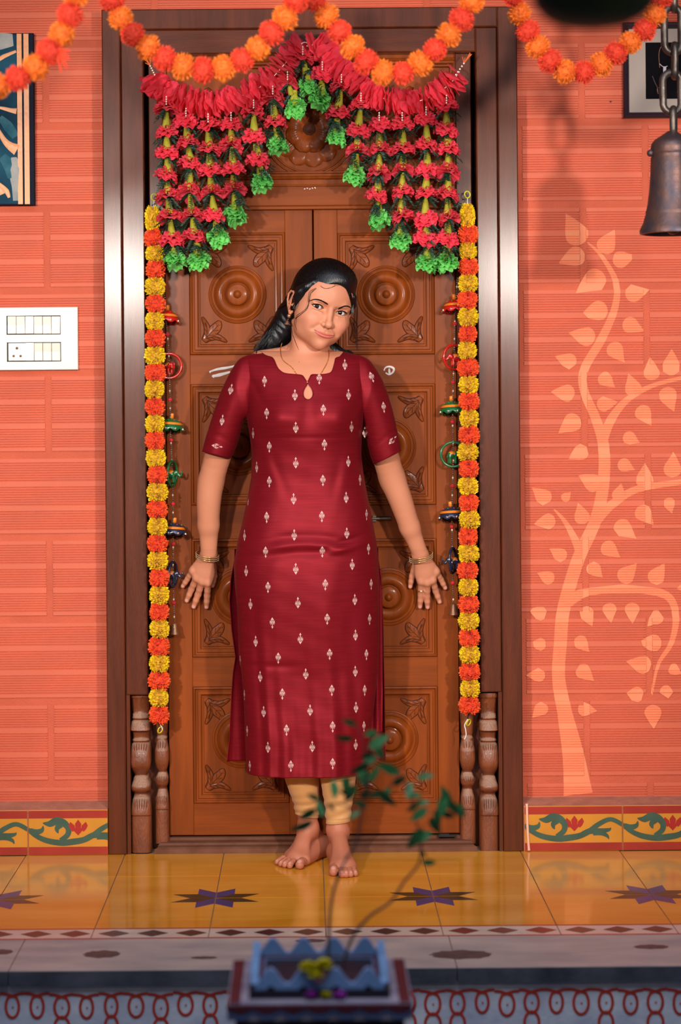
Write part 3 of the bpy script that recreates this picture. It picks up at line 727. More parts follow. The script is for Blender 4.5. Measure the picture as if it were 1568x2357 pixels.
# ------------------------------------------------------------------ signed-distance sculpting (for the figure)
class Field:
    def __init__(s, lo, hi, h):
        s.lo = np.array(lo, float); s.h = h
        s.n = np.ceil((np.array(hi)-s.lo)/h).astype(int)+1
        s.a = np.full(tuple(s.n), 0.05, np.float32)
    def sub(s, lo, hi):
        i0 = np.clip(np.floor((np.array(lo)-s.lo)/s.h).astype(int), 0, s.n); i1 = np.clip(np.ceil((np.array(hi)-s.lo)/s.h).astype(int)+1, 0, s.n)
        if np.any(i1 <= i0): return None
        ax = [s.lo[k]+s.h*np.arange(i0[k], i1[k]) for k in range(3)]
        X, Y, Z = np.meshgrid(*ax, indexing='ij')
        return tuple(slice(i0[k], i1[k]) for k in range(3)), X.astype(np.float32), Y.astype(np.float32), Z.astype(np.float32)
    def put(s, lo, hi, fn, k=0.0, op='u'):
        pad = k*1.2+2*s.h
        r = s.sub(np.array(lo)-pad, np.array(hi)+pad)
        if r is None: return
        sl, X, Y, Z = r; d = fn(X, Y, Z); a = s.a[sl]
        if op == 'u':
            if k > 0:
                h = np.clip(0.5+0.5*(a-d)/k, 0, 1); s.a[sl] = a*(1-h)+d*h - k*h*(1-h)
            else: s.a[sl] = np.minimum(a, d)
        else:
            if k > 0:
                h = np.clip(0.5-0.5*(a+d)/k, 0, 1); s.a[sl] = a*(1-h)-d*h + k*h*(1-h)
            else: s.a[sl] = np.maximum(a, -d)
    def ell(s, c, r, R=None, k=0.0, op='u'):
        c = np.array(c, float); r = np.array(r, float); R = np.eye(3) if R is None else np.array(R)
        e = np.sqrt(((R*r)**2).sum(1))
        def fn(X, Y, Z):
            q = [(X-c[0])*R[0,i]+(Y-c[1])*R[1,i]+(Z-c[2])*R[2,i] for i in range(3)]
            k0 = np.sqrt(sum((q[i]/r[i])**2 for i in range(3))); k1 = np.sqrt(sum((q[i]/r[i]**2)**2 for i in range(3)))
            return k0*(k0-1)/np.maximum(k1, 1e-6)
        s.put(c-e-k*1.5, c+e+k*1.5, fn, k, op)
    def cone(s, a, b, ra, rb, k=0.0, op='u', flat=None):
        """flat = (axis vector, factor): squashes the section along the axis"""
        a = np.array(a, float); b = np.array(b, float); m = max(ra, rb)
        def fn(X, Y, Z):
            px, py, pz = X-a[0], Y-a[1], Z-a[2]; ba = b-a; L2 = max((ba**2).sum(), 1e-12)
            t = np.clip((px*ba[0]+py*ba[1]+pz*ba[2])/L2, 0, 1)
            dx, dy, dz = px-t*ba[0], py-t*ba[1], pz-t*ba[2]
            if flat is not None:
                f, fac = flat; c_ = dx*f[0]+dy*f[1]+dz*f[2]; g = (1/fac-1)
                dx, dy, dz = dx+c_*f[0]*g, dy+c_*f[1]*g, dz+c_*f[2]*g
            return np.sqrt(dx*dx+dy*dy+dz*dz) - (ra+(rb-ra)*t)
        s.put(np.minimum(a, b)-m, np.maximum(a, b)+m, fn, k, op)
    def chain(s, pts, rad, k=0.0, op='u', flat=None):
        for i in range(len(pts)-1): s.cone(pts[i], pts[i+1], rad[i], rad[i+1], k, op, flat)
    def mesh(s):
        """surface nets"""
        a = s.a; neg = a < 0
        nx, ny, nz = a.shape
        c = np.zeros((nx-1, ny-1, nz-1), np.uint8)
        for i in (0,1):
            for j in (0,1):
                for k in (0,1): c += neg[i:nx-1+i, j:ny-1+j, k:nz-1+k]
        act = (c > 0) & (c < 8); idx = np.full(act.shape, -1, np.int64); I = np.argwhere(act); idx[act] = np.arange(len(I))
        acc = np.zeros((len(I), 3)); cnt = np.zeros(len(I))
        cor = [(i,j,k) for i in (0,1) for j in (0,1) for k in (0,1)]
        for p in cor:
            for d in range(3):
                if p[d]: continue
                q = list(p); q[d] = 1
                va = a[I[:,0]+p[0], I[:,1]+p[1], I[:,2]+p[2]]; vb = a[I[:,0]+q[0], I[:,1]+q[1], I[:,2]+q[2]]
                m = (va < 0) != (vb < 0); t = np.zeros(len(I)); t[m] = va[m]/(va[m]-vb[m])
                pos = np.array(p, float)[None, :].repeat(len(I), 0); pos[:, d] += t
                acc[m] += pos[m]; cnt[m] += 1
        V = s.lo + s.h*(I + acc/cnt[:, None])
        F = []
        for d in range(3):
            u, w = (d+1) % 3, (d+2) % 3
            sl0 = [slice(None)]*3; sl1 = [slice(None)]*3; sl0[d] = slice(0, -1); sl1[d] = slice(1, None)
            n0, n1 = neg[tuple(sl0)], neg[tuple(sl1)]; e = np.argwhere(n0 != n1)
            e = e[(e[:, u] > 0) & (e[:, w] > 0) & (e[:, u] < a.shape[u]-1) & (e[:, w] < a.shape[w]-1)]
            fl = n0[e[:,0], e[:,1], e[:,2]]
            def g(du, dw):
                q = e.copy(); q[:, u] += du; q[:, w] += dw; return idx[q[:,0], q[:,1], q[:,2]]
            f = np.stack([g(-1,-1), g(0,-1), g(0,0), g(-1,0)], 1)
            f[~fl] = f[~fl][:, ::-1]; F.append(f)
        return V, np.concatenate(F)
def np_mesh(name, V, F, m, smooth=True):
    me = bpy.data.meshes.new(name); nv, nf = len(V), len(F)
    me.vertices.add(nv); me.vertices.foreach_set('co', np.asarray(V, np.float32).ravel())
    me.loops.add(nf*4); me.loops.foreach_set('vertex_index', np.asarray(F, np.int32).ravel())
    me.polygons.add(nf); me.polygons.foreach_set('loop_start', np.arange(0, nf*4, 4, dtype=np.int32))
    me.polygons.foreach_set('loop_total', np.full(nf, 4, np.int32)); me.polygons.foreach_set('use_smooth', [smooth]*nf)
    me.materials.append(m); me.update(calc_edges=True); me.validate(); return me
def rot(r, yw, p):
    return np.array((Matrix.Rotation(math.radians(r), 3, 'Y') @ Matrix.Rotation(math.radians(yw), 3, 'Z') @ Matrix.Rotation(math.radians(p), 3, 'X')))
A = lambda p: np.array(p, float)

# ------------------------------------------------------------------ skin, cloth and hair materials
def skin_material():
    m = mat('skin', rgb(196,128,96), 0.50, 0.35, sss=0.10)
    nt = m.node_tree; N = nt.nodes; L = nt.links; b = N['Principled BSDF']
    at = N.new('ShaderNodeAttribute'); at.attribute_name = 'tint'
    n = N.new('ShaderNodeTexNoise'); n.inputs['Scale'].default_value = 14
    mx = N.new('ShaderNodeMix'); mx.data_type = 'RGBA'; mx.blend_type = 'MULTIPLY'; mx.inputs[0].default_value = 1
    r = N.new('ShaderNodeValToRGB'); r.color_ramp.elements[0].color = (.93,.92,.92,1); r.color_ramp.elements[1].color = (1,1,1,1)
    L.new(n.outputs[0], r.inputs[0]); L.new(at.outputs['Color'], mx.inputs[6]); L.new(r.outputs[0], mx.inputs[7]); L.new(mx.outputs[2], b.inputs['Base Color'])
    return m
M_skin = skin_material()
SK = np.array(rgb(206,134,102)[:3]); LIP = np.array(rgb(196,92,84)[:3]); NAIL = np.array(rgb(226,160,140)[:3]); LINE = np.array(rgb(110,48,40)[:3])
BROWC = np.array(rgb(44,28,24)[:3]); DARKSK = np.array(rgb(172,104,76)[:3]); FOOT = np.array(rgb(186,112,84)[:3])

HO = A(P(760, 714, -.200)); HR = rot(15, 20, 5)
def hl(x, y, z): return HO + HR @ (A((x, y, z))*0.01)
HP = 0.01

# ---- kurta surfaces (also carry the hidden torso)
TOP = [ # py, L, R, yc, df, db
 (808, 600, 786, -.118, .004, .004), (812, 586, 800, -.120, .020, .016), (816, 572, 815, -.121, .031, .026), (821, 556, 834, -.122, .042, .034), (827, 552, 845, -.122, .050, .040),
 (836, 550, 848, -.122, .060, .048), (850, 552, 850, -.122, .073, .056), (870, 556, 850, -.122, .086, .062), (900, 561, 849, -.122, .104, .068), (930, 565, 845, -.122, .120, .070),
 (962, 568, 837, -.122, .128, .068), (1000, 575, 833, -.122, .124, .064), (1050, 580, 832, -.122, .112, .060), (1100, 578, 838, -.122, .106, .062), (1150, 569, 848, -.122, .108, .070),
 (1200, 558, 858, -.122, .114, .082), (1250, 546, 867, -.122, .118, .092), (1300, 538, 872, -.122, .120, .098), (1350, 541, 873, -.122, .118, .098), (1400, 546, 873, -.122, .114, .096),
 (1511, 550, 872, -.122, .104, .086), (1546, 556, 870, -.122, .100, .082), (1621, 561.6, 862, -.124, .098, .08), (1728, 565.6, 848, -.126, .100, .08), (1776, 568, 843, -.126, .102, .08)]
TT = {}
_z = [PZ(706, t[0], t[3]) for t in TOP][::-1]
_L = [PX(t[1], t[0], t[3]) for t in TOP][::-1]; _R = [PX(t[2], t[0], t[3]) for t in TOP][::-1]
_yc = [t[3] for t in TOP][::-1]; _df = [t[4] for t in TOP][::-1]; _db = [t[5] for t in TOP][::-1]
def smooth_tab(z, zs, vs):
    return np.interp(z, zs, vs)
_zd = np.linspace(_z[0], _z[-1], 900)
def _sm(v, w=15):
    d = np.interp(_zd, _z, v); k = np.hanning(w+2)[1:-1]; k /= k.sum(); p = np.pad(d, w//2, mode='edge'); o = np.convolve(p, k, 'valid')
    n = int(900*0.03); wgt = np.clip((np.arange(900)[::-1])/n, 0, 1); return o*wgt + d*(1-wgt)
_Ld, _Rd, _ycd, _dfd, _dbd = _sm(_L), _sm(_R), _sm(_yc), _sm(_df, 31), _sm(_db, 31)
def kp(z): return (np.interp(z, _zd, _Ld), np.interp(z, _zd, _Rd), np.interp(z, _zd, _ycd), np.interp(z, _zd, _dfd), np.interp(z, _zd, _dbd))
BX = lambda px, py: (PX(px, py, -.22), PZ(px, py, -.22))
def gauss(x, z, c, sx, sz, ang=0):
    dx, dz = x-c[0], z-c[1]; ca, sa = math.cos(ang), math.sin(ang); u = dx*ca+dz*sa; v = -dx*sa+dz*ca
    return np.exp(-(u/sx)**2-(v/sz)**2)
def folds(x, z):
    f = 0.019*gauss(x, z, BX(645, 962), .047, .044) + 0.019*gauss(x, z, BX(780, 962), .047, .044)
    f -= 0.006*gauss(x, z, BX(712, 940), .022, .05)
    f -= 0.004*gauss(x, z, BX(590, 900), .012, .05, .5) + 0.004*gauss(x, z, BX(828, 925), .012, .04, -.5)
    # soft creases under the bust and at the hip
    f += 0.0022*gauss(x, z, BX(620, 1075), .016, .06, .35) - 0.002*gauss(x, z, BX(640, 1085), .012, .06, .35)
    f += 0.002*gauss(x, z, BX(800, 1085), .016, .05, -.3) - 0.002*gauss(x, z, BX(775, 1100), .012, .055, -.2)
    c = BX(700, 1262); zc = c[1] + 0.010*np.cos((x-c[0])*18) 
    env = np.exp(-((x-c[0])/.11)**4)
    f += 0.0050*np.exp(-((z-zc)/.010)**2)*env - 0.0040*np.exp(-((z-zc+.020)/.012)**2)*env - .003*np.exp(-((z-zc-.022)/.010)**2)*env
    c2 = BX(800, 1262); f += 0.0045*gauss(x, z, c2, .055, .008, .28) - .004*gauss(x, z, BX(795,1246), .055, .008, .30)
    # hip breadth and thigh
    f += 0.012*gauss(x, z, BX(745, 1380), .055, .14) + .006*gauss(x, z, BX(640, 1370), .05, .12)
    # long drape folds of the skirt, growing towards the hem
    t = np.clip((BX(700,1330)[1]-z)/.42, 0, 1)
    s = x - t*0.030
    f += t*(0.0075*np.exp(-((s-BX(735,1500)[0])/.022)**2) - 0.0075*np.exp(-((s-BX(668,1500)[0])/.026)**2) + 0.0055*np.exp(-((s-BX(604,1500)[0]+.02*t)/.016)**2)
           - 0.0065*np.exp(-((s-BX(580,1500)[0])/.012)**2) - 0.0060*np.exp(-((s-BX(792,1500)[0])/.022)**2) + 0.006*np.exp(-((s-BX(840,1500)[0])/.016)**2))
    f += t*t*0.0028*np.cos(s*150+.6)*np.exp(-((x-.0)/.13)**6)
    f += 0.002*t*np.sin(z*38+x*20)*np.cos(x*30)
    c3 = BX(620, 1535); f -= .003*gauss(x, z, c3, .07, .010, .02)
    c4 = BX(700, 1007); f -= .0014*gauss(x, z, c4, .11, .006, .0)
    f += 0.0005*np.sin(x*90+z*40)*np.cos(z*75-x*33)
    return f
def kurta_y(x, z, side=1, fold=True):
    L_, R_, yc, df, db = kp(z); cx = (L_+R_)/2; w = (R_-L_)/2
    s = np.clip((x-cx)/w, -1, 1); e = (1-np.abs(s)**2.3)
    e = np.maximum(e, 0)**(1/2.1)
    if side > 0:
        y = yc - df*e
        return y - (folds(x, z)*np.minimum(1, e*1.4) if fold else 0)
    return yc + db*e

# ------------------------------------------------------------------ body: neck and chest, arms, legs, head (one mesh)
NB, NT = A(P(703, 856, -.105)), hl(0.0, 8.6, -6.0)
WRL, WRR = A(P(481, 1272, .003)), A(P(967, 1273, .003))
def body_prims(F_, head=False, full=True):
    # torso: just inside the kurta
    if full:
        zt, zb = _zd[-1]-.004, PZ(706, 1330, -.12)
        def fn(X, Y, Z):
            L_, R_, yc, df, db = kp(Z)
            yf = kurta_y(X, Z, 1, True)+.0045; yb = kurta_y(X, Z, -1)-.006
            cx = (L_+R_)/2; w = (R_-L_)/2
            return np.maximum(np.maximum(np.maximum(yf-Y, Y-yb), np.abs(X-cx)-w+.010), np.maximum(Z-zt, zb-Z))*.85
        F_.put((-.25,-.30,zb),(.25,.02,zt), fn)
    sh = []
    F_.cone(NB, NT, .052, .0455, k=.022)
    F_.cone(A(P(700, 818, -.080)), A(P(600, 828, -.100)), .030, .024, k=.030)
    F_.cone(A(P(705, 826, -.080)), A(P(795, 834, -.100)), .030, .024, k=.026)
    # collar bones and throat
    F_.cone(A(P(700, 853, -.158)), A(P(622, 832, -.135)), .0050, .0045, k=.014)
    F_.cone(A(P(716, 853, -.158)), A(P(778, 834, -.135)), .0050, .0045, k=.014)
    F_.ell(A(P(708, 852, -.168)), (.008,.008,.010), k=.014, op='s')
    F_.cone(A(hl(-5.0, 9.0, -5.5)), A(P(697, 850, -.145)), .008, .006, k=.026)
def arm(F_, pts, rads, k=.014): 
    q = catmull([Vector(tuple(P(*p))+(0,))[:3] for p in pts], 5); r_ = catmull([Vector((r, 0, 0)) for r in rads], 5)
    F_.chain([A(v) for v in q], [v.x for v in r_], k=.004)
def armL(F_):
    arm(F_, [(556,890,-.12),(517,1000,-.085),(489,1095,-.05),(481,1150,-.034),(480,1210,-.015)], [.036,.035,.0320,.0308,.0265])
    F_.cone(A(P(480,1210,-.015)), WRL, .0262, .0215, k=.012, flat=((0,1,0), .84))
    F_.ell(A(P(487,1105,-.035)), (.026,.026,.03), k=.02)
def armR(F_):
    arm(F_, [(843,895,-.12),(874,1000,-.085),(900,1092,-.05),(922,1150,-.034),(944,1215,-.015)], [.036,.035,.0325,.0298,.0255])
    F_.cone(A(P(944,1215,-.015)), WRR, .0250, .0205, k=.012, flat=((0,1,0), .84))
    F_.ell(A(P(902,1098,-.035)), (.028,.026,.03), k=.02)
def hand(F_, wrist, palm, fingers, thumb):
    W = A(wrist)
    kn = [A(P(*f[0])) for f in fingers]
    for kk, f in zip(kn, fingers): F_.cone(W+A((0,.004,-.004)), kk+A((0,.003,.0)), .0165, .0112, k=.010, flat=((0,1,0), .72))
    F_.ell(A(P(*palm[0])), palm[1], k=.012)
    for f in fingers:
        F_.ell(A(P(*f[0]))+A((0,-.004,0)), (.0088,.0075,.0100), k=.007)
    for f, r in [(f, f[3]) for f in fingers] + [(thumb, thumb[3])]:
        p = [A(P(*q)) for q in f[:3]]; m = (p[1]+p[2])/2+A((0,-.001,0))
        b = p[0]*.4+p[1]*.6
        F_.chain([p[0], b, p[1], m, p[2]], [r*.98, r*.86, r*.88, r*.78, r*.66], k=.0030)
def handL(F_):
    hand(F_, WRL, ((471,1316,.022), (.026,.015,.030)),
      [((444,1314,.026),(432,1332,.044),(421,1349,.054), .0086), ((452,1330,.024),(441,1356,.046),(430,1382,.056), .0094),
       ((465,1338,.022),(456,1368,.045),(446,1396,.056), .0098), ((479,1341,.022),(477,1371,.044),(475.5,1397,.056), .0096)],
      ((490,1300,.030),(493,1326,.048),(489,1348,.055), .0092))
def handR(F_):
    hand(F_, WRR, ((977,1314,.022), (.025,.015,.030)),
      [((970,1338,.022),(969,1369,.044),(967,1396,.056), .0094), ((984,1341,.022),(983,1372,.045),(984.5,1397,.056), .0096),
       ((996,1335,.024),(1003,1360,.045),(1012,1385,.056), .0092), ((1004,1316,.027),(1015,1334,.045),(1025,1353,.055), .0086)],
      ((957,1296,.030),(949,1326,.046),(944.5,1350,.055), .0090))
# legs and bare feet
A1, A2 = A(P(709, 1900, -.075)), A(P(778, 1905, -.120))
def G(px, py): # floor point under a pixel
    d = CAMH*FPX/(py-YH+ROLL*(px-XV)); return A(P(px, py, d-CAMD))
HE1, HE2 = A((.030, -.030, .0)), A((.073, -.105, .0))
def foot(F_, ank, heel, toes, rads, k0):
    up = A((0,0,1))
    F_.cone(ank+up*.10, ank, .0235, .0205, k=.012)
    F_.ell(heel+up*.026+(A(toes[0])-heel)*.03, (.0220,.026,.024), k=.014)
    F_.cone(ank, heel+up*.030, .0195, .019, k=.016)
    bm_ = (A(toes[0])+A(toes[-1]))/2; ball = heel+(bm_-heel)*.74
    F_.cone(ank+up*-.014, ball+up*.020, .0225, .0160, k=.022)
    
    for t, r in zip(toes, rads):
        b = heel+(A(t)-heel)*.70
        F_.cone(heel+up*.022, b+up*.0145, .020, .0140, k=.018)
        F_.cone(ank+up*-.006, b+up*.020, .010, .0070, k=.010)
    for t, r in zip(toes, rads):
        T = A(t); d = (T-heel); d /= np.linalg.norm(d); L_ = .034 if r > .010 else .027
        p0 = T-d*L_; tip = T-d*r
        F_.chain([p0+up*.0150, T-d*L_*.55+up*(r+.0042), tip+up*(r*.98)], [r*1.02, r*.86, r], k=.0035)
    for s_ in (-1, 1):
        q = np.cross(up, bm_-heel); q /= np.linalg.norm(q); F_.ell(ank+q*s_*.0185+up*(-.006+.004*s_*k0), (.008,.010,.011), k=.012)
TO1 = [G(687,2003), G(664,2001), G(652,1999), G(643,1996.5), G(634,1992)]
TO2 = [G(767,2019), G(787,2022), G(798,2022), G(809,2021), G(820,2019)]
RT = [.0112,.0080,.0077,.0073,.0069]
def legs(F_):
    for a, b, r0, r1 in ((A(P(690,1700,-.12)), A1, .047, .027), (A(P(777,1700,-.13)), A2, .047, .027)):
        F_.cone(a+A((0,0,.35)), a, .070, .040, k=.02); F_.cone(a, b, .038, r1-.0055, k=.02)
    foot(F_, A1, HE1, TO1, RT, 1); foot(F_, A2, HE2, TO2, RT, -1)

EYE = 3.2
def head_prims(F_):
    e = lambda c, r, k=0, op='u', R_=None: F_.ell(hl(*c), A(r)*.01, HR if R_ is None else HR@R_, k*.01, op)
    cn = lambda a, b, ra, rb, k=0, op='u', fl=None: F_.cone(hl(*a), hl(*b), ra*.01, rb*.01, k*.01, op, None if fl is None else (HR@A(fl[0]), fl[1]))
    rx = lambda d: np.array(Matrix.Rotation(math.radians(d), 3, 'X')); rz = lambda d: np.array(Matrix.Rotation(math.radians(d), 3, 'Z')); ry = lambda d: np.array(Matrix.Rotation(math.radians(d), 3, 'Y'))
    e((0,8.2,3.0),(7.2,9.0,8.0))
    e((0,4.9,3.2),(6.7,6.1,5.6), 1.5)
    e((0,4.6,-2.0),(6.45,5.6,7.4), 1.5)
    e((-.1,3.6,-5.9),(4.5,4.3,3.9), 1.5)
    e((0,1.1,-8.7),(1.9,2.1,1.75), 1.6)
    e((0,6.0,-6.6),(3.6,4.0,2.2), 1.8)
    e((-4.0,5.0,-5.8),(2.2,3.0,2.6), 1.4)
    for s in (-1, 1):
        e((s*3.7,1.95,-3.0),(2.4,2.7,2.2), 1.8)
        e((s*4.9,4.4,-2.4),(2.1,3.0,2.6), 1.5)
        e((s*3.3,3.6,-5.8),(1.6,2.8,2.2), 1.8)
        e((s*2.7,1.0,-4.9),(1.7,1.5,1.9), 1.6)
    e((0,1.1,-5.9),(2.9,2.55,2.3), 1.3)
    for s in (-1, 1):   # brow ridge
        cn((s*1.3,.05,1.05),(s*3.2,-.05,1.75),.34,.38,1.3); cn((s*3.2,-.05,1.75),(s*5.0,1.1,1.5),.38,.36,1.3)
    for s in (-1, 1):   # sockets
        e((s*3.2,-.95,-.05),(2.05,1.35,1.20), 1.0, 's', ry(s*-4))
        e((s*1.25,-1.05,-.1),(.85,1.0,1.0), .8, 's')
    # eyelids: a shell around each eyeball, opened by an almond
    for s in (-1, 1):
        c = hl(s*EYE, 1.28, 0)
        e((s*EYE,1.30,.02),(1.55,1.42,1.34), .35)
        e((s*(EYE+.15),.40,.62),(1.45,.55,.30), .35, 'u', ry(s*-5))   # upper lid fold
        def alm(X, Y, Z, s=s):
            q = [(X-HO[0])*HR[0,i]+(Y-HO[1])*HR[1,i]+(Z-HO[2])*HR[2,i] for i in range(3)]
            x, y, z = q[0]*100-s*EYE, q[1]*100, q[2]*100
            xr = x*math.cos(.07)+s*z*math.sin(.07); zr = z*math.cos(.07)-s*x*math.sin(.07)
            hw = 1.55; up, lo_ = .56, .40
            Ru = (hw*hw+up*up)/(2*up); Rl = (hw*hw+lo_*lo_)/(2*lo_)
            d = np.maximum(np.sqrt(xr**2+(zr-(up-Ru))**2)-Ru, np.sqrt(xr**2+(zr-(Rl-lo_))**2)-Rl)
            return np.maximum(d, np.maximum(y-1.05, -3-y))*.01
        F_.put(c-.03, c+.03, alm, .0006, 's')
    # nose
    cn((0,.20,.9),(0,-.55,-.5),.62,.62,.9); cn((0,-.55,-.5),(0,-1.75,-2.9),.62,.76,.6)
    e((0,-2.02,-3.55),(1.0,.90,.86), .5)
    cn((0,-1.9,-3.9),(0,-.9,-4.55),.50,.40,.4)
    for s in (-1, 1):
        e((s*1.18,-.90,-3.78),(.68,1.0,.70), .30, 'u', rz(s*-12))
        e((s*.60,-1.55,-4.52),(.34,.50,.26), .12, 's', rz(s*-18))
    # mouth
    def my(x): return -1.42+.095*x*x
    def mz(x): return -6.26+.070*x*x
    xs = np.linspace(-2.7, 2.7, 11)
    up = [(x, my(x)-.10, mz(x)+.25*(1-(x/2.75)**2)**.7 - (.05 if abs(x) < .2 else 0)) for x in xs]; lw = [(x, my(x)-.10+.03, mz(x)-.34*(1-(x/2.8)**2)**.8) for x in xs]
    for L_, r_ in ((up, .24), (lw, .37)):
        for i in range(len(xs)-1):
            ra = r_*(1-(xs[i]/2.85)**2)**.55; rb = r_*(1-(xs[i+1]/2.85)**2)**.55
            cn(L_[i], L_[i+1], ra, rb, .22)
    xs2 = np.linspace(-2.75, 2.75, 15)
    for i in range(len(xs2)-1):
        cn((xs2[i], my(xs2[i])-.42, mz(xs2[i])), (xs2[i+1], my(xs2[i+1])-.42, mz(xs2[i+1])), .08, .08, .12, 's')
    for s in (-1, 1): e((s*2.95,my(2.95)-.36,mz(2.95)),(.16,.2,.16), .5, 's')
    e((0,-1.35,-7.6),(1.4,.40,.35), .9, 's')
    e((0,-1.90,-5.25),(.22,.30,.5), .4, 's')
    for s in (-1, 1): cn((s*2.2,-.45,-1.15),(s*4.3,.15,-1.0),.22,.20,.5)
    for s in (-1, 1): cn((s*2.1,-1.10,-4.3),(s*3.5,-.55,-5.6),.16,.14,.9,'s')
    # ears
    for s in (-1, 1):
        E = lambda x, y, z: (s*(7.15+x), 7.8+y, z)
        rim = [E(-.1,-.9,-.6),E(.35,-.6,.9),E(.75,.3,1.75),E(1.0,1.4,1.7),E(1.15,2.1,.8),E(1.0,2.1,-.6),E(.7,1.5,-1.9),E(.3,.7,-3.0),E(.1,-.1,-3.8),E(-.1,-.5,-3.2)]
        for i in range(len(rim)-1): cn(rim[i], rim[i+1], .27 if i < 7 else .34, .27 if i < 6 else .36, .12)
        e(E(.35,.75,-.8),(.36,1.75,2.6), .2, 'u', rz(s*24))
        e(E(.50,.35,-1.0),(.30,.62,.85), .15, 's', rz(s*22))
        cn(E(.45,1.0,1.0),E(.75,1.2,-1.2),.18,.2,.2)
        cn(E(.1,-.65,-1.0),E(.25,-.5,-1.6),.26,.26,.2)
        e(E(.1,.15,-3.6),(.30,.62,.62), .25)
def relax(V, F, n, w):
    e = np.concatenate([F[:,[0,1]],F[:,[1,2]],F[:,[2,3]],F[:,[3,0]]]); c = np.bincount(e[:,0], minlength=len(V))+np.bincount(e[:,1], minlength=len(V))
    # each undirected edge is seen once per face on either side, so closed regions weigh evenly
    g = np.broadcast_to(np.asarray(w), (len(V),))*(c > 4)
    for _ in range(n):
        S = np.stack([np.bincount(e[:,0], V[e[:,1],k], len(V))+np.bincount(e[:,1], V[e[:,0],k], len(V)) for k in range(3)], 1)
        V = V+(S/np.maximum(c,1)[:,None]-V)*g[:,None]
    return V
def loc(V):
    return ((V-HO) @ HR)*100
parts_V, parts_F, parts_T = [], [], []; offs = 0
def add_part(V, F, T, keep=None):
    global offs
    if keep is not None:
        F = F[keep]; used = np.unique(F); mp_ = np.full(len(V), -1); mp_[used] = np.arange(len(used)); V, T, F = V[used], T[used], mp_[F]
    parts_V.append(V); parts_F.append(F+offs); parts_T.append(T); offs += len(V)
base = lambda V, c=SK: np.repeat(c[None, :], len(V), 0).copy()
ZC = P(700, 832, -.12).z          # level at which the head mesh meets the chest mesh
# chest / torso
F_ = Field((-.26,-.30,PZ(706,1330,-.12)-.01),(.26,.06,1.40), .0028); body_prims(F_); F_.chain([NB,NT],[.053,.050],k=.022)
for fn_ in (armL, armR): fn_(F_)
V, F = F_.mesh(); fz = V[F].mean(1); keep = ~((fz[:,2] > ZC+.001) & (fz[:,0] > PX(590,830,-.1)) & (fz[:,0] < PX(800,830,-.1)))
keep &= (np.abs(fz[:,0]-.0) < .255) & (fz[:,2] > PZ(706,1330,-.12)) & ~((fz[:,2] < PZ(500,1000,-.1)) & ((fz[:,0] < kp(fz[:,2])[0]-.003) | (fz[:,0] > kp(fz[:,2])[1]+.003)))
add_part(V, F, base(V), keep)
# head, neck, top of chest
lo = np.array((PX(585,0,-.1), -.262, ZC-.030)); hi = np.array((PX(838,0,-.1), .045, 1.545))
HF = Field(lo, hi, .00115); body_prims(HF)
HH = Field(lo, hi, .00115); HH.a[:] = .05; head_prims(HH)
kk = .010; h_ = np.clip(.5+.5*(HF.a-HH.a)/kk, 0, 1); HF.a = (HF.a*(1-h_)+HH.a*h_-kk*h_*(1-h_)).astype(np.float32); del HH
V, F = HF.mesh(); del HF
l = loc(V)
def near(c, r): return np.clip((np.linalg.norm((l-A(c))/A(r), axis=1)-1)*2.5, 0, 1)
_w = near((-3.3,0,0),(2.0,3,1.1))*near((3.3,0,0),(2.0,3,1.1))*near((0,-1.5,-3.9),(2.1,3,1.1))*near((0,-1.5,-6.3),(3.2,3,.9))*near((-8,9,-1),(2,4,4.5))*near((8,9,-1),(2,4,4.5))
V = relax(V, F, 40, _w*.6); l = loc(V)
T = base(V)
x, y, z = l[:,0], l[:,1], l[:,2]
def mixc(T, c, w): return T*(1-w[:,None])+c[None,:]*w[:,None]
face = np.clip((2.0-y)/2, 0, 1)
mz_ = -6.26+.070*x*x
ut = .50*np.maximum(0, 1-(x/2.85)**2)**.75 - .08*np.exp(-(x/.28)**2); lt = .78*np.maximum(0, 1-(x/2.65)**2)**.7
w = np.clip((ut-(z-mz_))/.09, 0, 1)*np.clip(((z-mz_)+lt)/.12, 0, 1)*(np.abs(x) < 2.8)*(y < 0.5)
T = mixc(T, np.array(rgb(186,74,66)[:3]), w*.80*(z > mz_)); T = mixc(T, np.array(rgb(214,98,94)[:3]), w*.85*(z <= mz_))
w = np.exp(-((z-mz_)/.075)**2)*(np.abs(x) < 2.95)*(y < 0.6); T = mixc(T, LINE, w*.85)
# cheeks a little pinker, eyelids darker
for s in (-1, 1):
    T = mixc(T, np.array(rgb(222,140,112)[:3]), .5*np.exp(-((x-s*4.0)/2.0)**2-((z+3.2)/1.8)**2)*face)
    T = mixc(T, DARKSK, .55*np.exp(-((x-s*3.3)/1.9)**2-((z-.15)/.95)**2)*face)
    T = mixc(T, np.array(rgb(60,32,28)[:3]), .9*np.exp(-((x-s*.58)/.30)**2-((z+4.5)/.20)**2)*(y < -.6)*(z < -4.3))
T = mixc(T, np.array(rgb(216,146,108)[:3]), .4*np.exp(-(x/1.0)**2-((z+2.8)/2.4)**2)*face)
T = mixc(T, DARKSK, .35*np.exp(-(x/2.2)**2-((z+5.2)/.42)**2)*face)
zk = V[F].mean(1)[:,2] >= ZC-.0005
add_part(V, F, T, zk)
FACE_V, FACE_F = V, F
